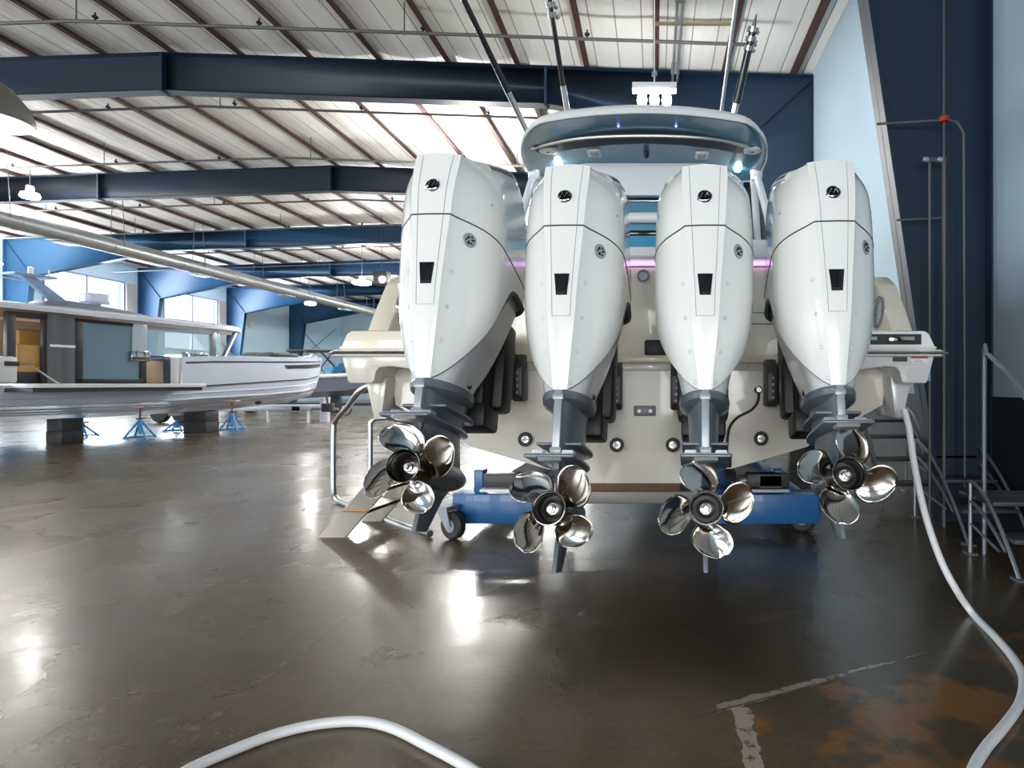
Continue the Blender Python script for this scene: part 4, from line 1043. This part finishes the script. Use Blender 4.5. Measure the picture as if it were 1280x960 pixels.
# dark boot line, spray rails, sheer line
def side(u, f):
    import bisect
    for a, b in zip(GS, GS[1:]):
        if u <= b[0]:
            t = (u - a[0]) / (b[0] - a[0]); g = [p + (q - p) * t for p, q in zip(a, b)]; break
    u_, kz, cz, cw, mz, sw, sz = g
    vm = cw + (sw - cw) * .6
    if f >= 1: t = f - 1; return G(u, vm + (sw - vm) * t, mz + (sz - mz) * t)
    if f >= 0: return G(u, cw + (vm - cw) * f, cz + (mz - cz) * f)
    t = -f; return G(u, cw * (1 - t) , cz + (kz - cz) * t)
for f, r, m, nm, u0 in ((.95, .028, bdark, 'boot_line', 4.7), (1.80, .03, bdark, 'sheer_line', 4.7)):
    mb = MB(); mb.tube([side(u0 + (11.5 - u0) * k / 24, f) for k in range(25)], r, 6); gpart(mb, nm, m, hb)
for f in (.45, .0, -.3, -.6):
    mb = MB(); mb.tube([side(.2 + (10.6 + f) * k / 20, f) for k in range(21)], .03, 6); gpart(mb, 'spray_rail', bhull, hb)
mb = MB(); P = [side(8.6 + 2.9 * k / 8, 1.66) for k in range(9)]; Q = [side(8.8 + 2.7 * k / 8, 1.50) for k in range(9)]
mb.grid([[p + sd * .03 for p in P], [q + sd * .03 for q in Q]]); gpart(mb, 'bow_window', dkgrey, hb)
mb = MB(); p = side(8.4, -.55); mb.lathe([(0, -.1), (.11, -.05), (.12, .02), (.1, .06)], p, 'x', 16); gpart(mb, 'thruster_tunnel', bdark, hb)
# darker bottom between the drop-down platform and keel
# foldout side platform with dark edge
mb = MB(); t = MB()
def gbox(mb, u0, u1, v0, v1, z0, z1, bev=0):
    t = MB(); t.box((u0, v0, z0), (u1, v1, z1), bev)
    Mx = Matrix((ax, sd, Vector((0, 0, 1)))).transposed().to_4x4(); Mx.translation = O; mb.take(t.bm, Mx); return mb
gpart(gbox(MB(), .55, 4.6, 1.2, 2.5, 1.36, 1.46, .02), 'side_platform', whitep)
gpart(gbox(MB(), .45, 4.5, 1.25, 2.46, 1.27, 1.36), 'platform_underside', bdark)
gpart(gbox(MB(), -3.9, 5.0, -1.5, 1.25, 1.38, 1.43), 'cockpit_sole', beige)
# cabin: sole to roof
gpart(gbox(MB(), .9, 1.8, .5, 1.2, 1.42, 1.72, .03), 'bench_base', dkgrey)
sb = gpart(gbox(MB(), .9, 1.8, .5, 1.24, 1.72, 1.9, .05), 'bench_seat', tan)
gpart(gbox(MB(), .95, 1.75, 1.05, 1.22, 1.88, 2.38, .07), 'bench_back', tan, sb)
gpart(gbox(MB(), .2, 3.9, -.62, -.5, 1.5, 3.05), 'cabin_lining', beige)
gpart(gbox(MB(), 1.7, 2.5, -.2, .1, 2.1, 2.8, .08), 'far_seat', tan)
mb = MB(); gbox(mb, .66, .84, 1.25, 1.38, 1.45, 3.05, .02); gbox(mb, .66, 1.5, 1.26, 1.36, 2.98, 3.1, .02); gbox(mb, 1.38, 1.46, 1.25, 1.34, 1.45, 3.0, .01); gpart(mb, 'cabin_frame', dkgrey)
mb = MB(); c = G(1.42, 1.02, 0)
Mx = Matrix((ax, sd, Vector((0, 0, 1)))).transposed().to_4x4(); Mx.translation = O
t = MB(); prof = []
pts = [(1.44, 1.26), (1.47, 1.37), (1.56, 1.43), (1.7, 1.44), (2.0, 1.44), (2.0, 1.3), (1.56, 1.26)]
t.prism(pts, 'z', 1.44, 3.12); mb.take(t.bm, Mx); pil = gpart(mb, 'aft_pillar', M_('graphite_panel', (.10, .105, .11), .16, coat=.6), ang=35)
gpart(gbox(MB(), 1.46, 2.0, 1.44, 1.455, 2.33, 2.39), 'pillar_trim', whitep, pil)
# sliding door: frame and glass
mb = MB()
for u0, u1, z0, z1 in ((2.0, 2.2, 1.46, 3.06), (3.62, 3.78, 1.46, 2.2), (2.0, 3.78, 1.46, 1.58), (2.0, 3.55, 2.98, 3.06)): gbox(mb, u0, u1, 1.34, 1.42, z0, z1, .01)
fr_ = gpart(mb, 'sliding_door', black)
gpart(gbox(MB(), 2.2, 3.62, 1.36, 1.38, 1.58, 2.98), 'door_pane', glass, fr_)
gpart(gbox(MB(), 3.42, 3.80, 1.35, 1.43, 2.2, 3.06, .01), 'door_post', M_('silver_post', (.45, .52, .62), .2, coat=.5))
gpart(gbox(MB(), 3.35, 3.85, 1.43, 1.46, 2.06, 2.34, .02), 'polished_hinge', chrome)
gpart(gbox(MB(), 3.85, 4.45, .8, 1.2, 1.45, 2.1, .04), 'helm_seat', beige)
mb = MB(); gbox(mb, 3.85, 5.8, 1.30, 1.33, 2.26, 2.98); gpart(mb, 'side_window', glassl)
mb = MB(); gbox(mb, 5.8, 5.98, 1.26, 1.36, 2.2, 3.02, .01); gbox(mb, 3.8, 5.9, 1.28, 1.36, 2.96, 3.04); gpart(mb, 'window_post', greysteel)
# inner bulwark post
gpart(gbox(MB(), 4.45, 4.62, 1.42, 1.66, 1.44, 2.2, .01), 'bulwark_end', whitep)
# windscreen
mb = MB(); mb.grid([[G(5.9, 1.3, 2.24), G(6.5, 1.2, 2.26), G(7.5, .5, 2.30), G(7.5, -.5, 2.30)], [G(5.9, 1.25, 3.08), G(6.3, 1.1, 3.08), G(6.8, .45, 3.08), G(6.8, -.45, 3.08)]]); gpart(mb, 'windscreen', glassl)
mb = MB(); mb.tube([G(6.3, 1.25, 2.24), G(7.0, 1.0, 3.12)], .07, 8); mb.tube([G(5.9, 1.3, 2.26), G(6.6, 1.2, 2.28), G(7.6, .4, 2.32)], .025, 6); gpart(mb, 'screen_strut', greysteel)
# foredeck and cushions
mb = MB(); mb.grid([[G(u, -w, z), G(u, -w * .5, z + .06), G(u, 0, z + .09), G(u, w * .5, z + .06), G(u, w, z)] for u, w, z in ((4.5, 1.66, 2.20), (5.5, 1.64, 2.26), (8, 1.48, 2.33), (10.2, 1.08, 2.40), (11.4, .5, 2.46), (11.72, .06, 2.47))]); fd = gpart(mb, 'foredeck', bhull)
mb = MB(); gbox(mb, 8.7, 9.9, .1, .8, 2.40, 2.56, .05); gbox(mb, 8.9, 10.6, -.7, .0, 2.42, 2.58, .05); gpart(mb, 'sun_pad', dkgrey, fd)
mb = MB(); mb.tube([G(9.9, .85, 2.42), G(10.6, .8, 2.56), G(11.3, .4, 2.6), G(11.55, 0, 2.6)], .02, 8); gpart(mb, 'bow_rail', chrome, fd)
mb = MB(); gbox(mb, 5.0, 5.5, 1.45, 1.58, 2.25, 2.36, .03); gbox(mb, 4.75, 4.9, 1.45, 1.55, 2.22, 2.36, .03); gpart(mb, 'deck_cleat', chrome, fd)
# roof
mb = MB(); ring_ = lambda f, z: [G(u, v * f, z + .015 * (u < 3) ) for u, v in ((-1.6, 1.45), (0, 1.58), (3, 1.62), (5.2, 1.52), (7.0, 1.15), (7.75, .5), (7.9, 0), (7.75, -.5), (7.0, -1.15), (5.2, -1.52), (3, -1.62), (0, -1.58), (-1.6, -1.45))]
mb.grid([ring_(.9, 3.12), ring_(.99, 3.13), ring_(1.0, 3.2), ring_(.97, 3.26), ring_(.8, 3.32), ring_(.3, 3.37), ring_(.02, 3.38)], close_u=True)
V = mb; rf = gpart(mb, 'cabin_roof', M_('silver_roof', (.76, .80, .88), .25, coat=.5))
mb = MB(); mb.grid([ring_(.93, 3.118), ring_(.4, 3.11), ring_(.02, 3.11)], close_u=True); gpart(mb, 'roof_lining', beige, rf)
# mast base, mast, radar
mb = MB(); t = MB(); t.prism([(1.7, 3.33), (4.9, 3.33), (3.7, 3.48), (2.4, 3.56), (2.0, 3.52)], 'y', .1, .7, .02); mb.take(t.bm, Mx); gpart(mb, 'mast_base', M_('slate_mast', (.16, .19, .24), .35), rf)
mb = MB(); t = MB(); t.prism([(2.2, 3.5), (2.6, 3.5), (1.75, 4.12), (1.45, 4.12)], 'y', .33, .47, .02); mb.take(t.bm, Mx); gbox(mb, 1.3, 2.2, .2, .6, 4.06, 4.12, .01); mast = gpart(mb, 'radar_mast', M_('blue_grey_mast', (.25, .36, .52), .35), rf)
mb = MB(); mb.lathe([(.06, 0), (.06, .18), (0, .2)], G(1.75, .4, 4.12), n=12); mb.tube([G(2.15, .4, 4.1), G(2.15, .4, 4.3)], .02, 6); gpart(mb, 'mast_lamp', whitep, mast)
mb = MB(); mb.lathe([(.0, 0), (.28, .0), (.33, .05), (.33, .22), (.28, .27), (0, .28)], G(3.25, .35, 3.58), n=24); mb.lathe([(.15, -.12), (.12, .03)], G(3.25, .35, 3.58), n=12); gpart(mb, 'radar_dome', bhull, rf)
# white cockpit gate and brace at the left edge
mb = MB(); gbox(mb, -.3, .42, 1.9, 2.1, 1.46, 2.05, .06); cg = gpart(mb, 'cockpit_gate', whitep)
mb = MB(); gbox(mb, .16, .42, 2.1, 2.14, 1.84, 1.94, .01); gpart(mb, 'gate_latch', dkgrey, cg)
mb = MB(); mb.tube([G(.6, 2.1, 1.9), G(1.05, 2.3, 1.46)], .018, 8); gpart(mb, 'gate_stay', steel, cg)
# whip aerials
for zz, u in ((3.3, -.6), (3.95, -.8)):
    mb = MB(); mb.tube([G(1.7, .3, 3.95 if zz > 3.5 else 3.95) , G(-2.6, .9, 4.12 if zz > 3.5 else 4.35)], .015, 6); 
    if zz > 3.5: gpart(mb, 'aerial', whitep, rf)

# jack stands and keel blocks
def jack_stand(x, y, ztop, label):
    o = thing('jack_stand', label, 'jack stand', (x, y, 0), 'blue jack stands')
    mb = MB(); za = ztop * .52
    for k in range(4):
        a = R(45 + 90 * k + 12); p = Vector((x + .36 * math.cos(a), y + .36 * math.sin(a), 0))
        mb.tube([p, (x + .03 * math.cos(a), y + .03 * math.sin(a), za)], .024, 6)
        b = R(45 + 90 * (k + 1) + 12)
        if k < 3: mb.tube([p + Vector((0, 0, .03)), (x + .36 * math.cos(b), y + .36 * math.sin(b), .03)], .018, 6)
    mb.tube([(x, y, .1), (x, y, za + .05)], .045, 8)
    wpart(mb, 'tripod', jackb, o)
    mb = MB(); mb.tube([(x, y, za), (x, y, ztop - .06)], .022, 8); mb.tube([(x - .1, y, za + .06), (x + .16, y, za + .08)], .018, 6); wpart(mb, 'screw', M_('rusty_screw', (.16, .07, .04), .6) if 'rusty_screw' not in bpy.data.materials else bpy.data.materials['rusty_screw'], o)
    mb = MB(); mb.box((x - .2, y - .12, ztop - .07), (x + .2, y + .12, ztop), .02); wpart(mb, 'pad', M_('pale_pink_pad', (.62, .48, .46), .7) if 'pale_pink_pad' not in bpy.data.materials else bpy.data.materials['pale_pink_pad'], o)
for (px, py), lb, zt_ in (((175, 547.6), 'blue jack stand in front, under the middle of the grey boat', .88), ((290, 537.6), 'blue jack stand under the bow of the grey boat', .95), ((221, 539), 'blue jack stand half hidden by the dark keel block', .55), ((103, 546), 'blue jack stand behind the left keel block', .62)):
    d = CAM_H * F / (py - VY); jack_stand((px - VX) / F * d, d, zt_, lb)
def keel_block(px0, px1, py, h, label, m=dkgrey):
    d = CAM_H * F / (py - VY); x0, x1 = (px0 - VX) / F * d, (px1 - VX) / F * d
    mb = MB(); mb.box((x0, d, 0), (x1, d + .6, h * .5), .01); mb.box((x0 + .01, d + .01, h * .5), (x1 - .01, d + .59, h), .01)
    tag(mb.build('keel_block', m), label, 'block', 'dark keel blocks')
keel_block(57, 77, 555, .60, 'dark keel block at the left, under the grey boat')
keel_block(229, 257, 541, .62, 'dark keel block between two blue jack stands', M_('black_block', (.03, .032, .036), .6))
# low trailer behind the grey boat
o = thing('boat_trailer', 'low grey boat trailer with wheels behind the grey boat', 'trailer', (-16.5, 24, 0))
mb = MB(); mb.box((-19.5, 24.0, .42), (-12.9, 24.2, .62), .02); mb.box((-19.5, 26.0, .42), (-13.5, 26.2, .62), .02); mb.box((-13.6, 24.0, .42), (-13.3, 26.2, .6)); mb.tube([(-12.9, 24.1, .52), (-11.9, 24.1, .5)], .05, 8); wpart(mb, 'trailer_frame', ductm, o)
for x in (-18.4, -17.6, -16.8):
    mb = MB(); mb.lathe([(.1, -.12), (.30, -.12), (.34, -.06), (.34, .06), (.30, .12), (.1, .12)], (x, 23.85, .34), 'y', 20); wpart(mb, 'wheel', rubber, o)
for x in (-14.5, -13.0):
    mb = MB(); mb.tube([(x, 24.05, 0), (x, 24.05, .45)], .06, 8); wpart(mb, 'jack_leg', whitep, o)
mb = MB(); mb.box((-12.5, 24.0, .4), (-12.1, 24.25, .72), .03); mb.tube([(-12.2, 24.0, .5), (-11.9, 23.9, .25), (-11.5, 24.0, .3), (-11.4, 24.1, .5)], .03, 8, smooth=4); mb.tube([(-12.3, 24.1, .7), (-12.35, 24.1, 1.05)], .04, 8); wpart(mb, 'winch', dkgrey, o)
# pedestal
p = at(406, 527, 24.6); mb = MB(); mb.lathe([(.17, 0), (.17, .42), (.175, .42), (.17, .43), (.17, .90), (0, .905)], (p.x, 24.6, 0), n=24)
tag(mb.build('pedestal', M_('lavender_white', (.66, .64, .82), .5)), 'pale lavender round pedestal standing on the floor past the bow of the grey boat', 'pedestal')
# small open boat beyond
ob = thing('open_boat', 'small dark hulled open boat with canopy frame beyond the bow of the grey boat', 'boat', (-15.5, 33, 0))
mb = MB(); rows = []
for x, kz, w, zs in ((-22, .75, 1.1, 1.75), (-18, .72, 1.2, 1.75), (-15.5, .85, 1.05, 1.85), (-13.6, 1.2, .6, 1.98), (-12.6, 1.75, .05, 2.1)):
    h = [(0, kz), (w * .8, kz + .28), (w, zs)]; rows.append([(x, 33 - v, z) for v, z in h[::-1]] + [(x, 33 + v, z) for v, z in h[1:]])
V = mb.grid(rows); mb.face(V[0]); hb = wpart(mb, 'hull', M_('slate_hull', (.17, .20, .27), .3, coat=.4), ob)
mb = MB(); mb.tube([(-22, 31.9, 1.78), (-18, 31.78, 1.78), (-15.5, 31.93, 1.88), (-13.6, 32.4, 2.02), (-12.6, 32.95, 2.12)], .10, 8); wpart(mb, 'gunwale', whitep, ob)
mb = MB(); mb.box((-18.6, 32.3, 3.1), (-14.2, 33.7, 3.2), .03); wpart(mb, 'canopy', dkgrey, ob)
for y in (32.2, 33.8):
    for a, b in (((-18, 1.8), (-17, 3.1)), ((-16.4, 1.8), (-17.6, 3.1)), ((-16, 1.8), (-14.6, 3.1)), ((-14.6, 1.9), (-15.8, 3.1))):
        mb = MB(); mb.tube([(a[0], y, a[1]), (b[0], y, b[1])], .035, 6); wpart(mb, 'canopy_strut', dkgrey, ob)
mb = MB(); mb.grid([[(-16.4, 32.2, 1.8), (-16.4, 33.8, 1.8)], [(-15.9, 32.3, 2.5), (-15.9, 33.7, 2.5)]]); mb.box((-16.9, 32.6, 1.4), (-16.3, 33.4, 2.3), .05); wpart(mb, 'console', tealb, ob)
mb = MB(); mb.box((-21, 32.8, 0), (-20.6, 33.2, .8), .02); mb.box((-16.6, 32.8, 0), (-16.2, 33.2, .8), .02); mb.box((-22, 32.2, .35), (-13, 32.35, .5)); mb.box((-13.4, 32.2, 0), (-13.2, 32.4, .5)); wpart(mb, 'cradle', rubber, ob)
# wall cross bracing and a round wall lamp on the far left wall
mb = MB(); x = XL + .04
mb.tube([(x, 52.4, 3.0), (x, 59.5, 6.6)], .03, 6); mb.tube([(x, 52.4, 6.6), (x, 59.5, 3.0)], .03, 6)
tag(mb.build('cross_brace', greysteel), 'thin crossed steel rods on the far light blue left wall', 'brace')
d = 49.0
p = Vector((XL, 48.0, 5.9)); mb = MB(); mb.lathe([(.3, 0), (.32, .06), (.22, .16), (0, .2)], (XL + .005, 46.9, 5.85), 'x', 20)
tag(mb.build('wall_light', whitep), 'round white wall light between the blue columns on the left wall', 'light')
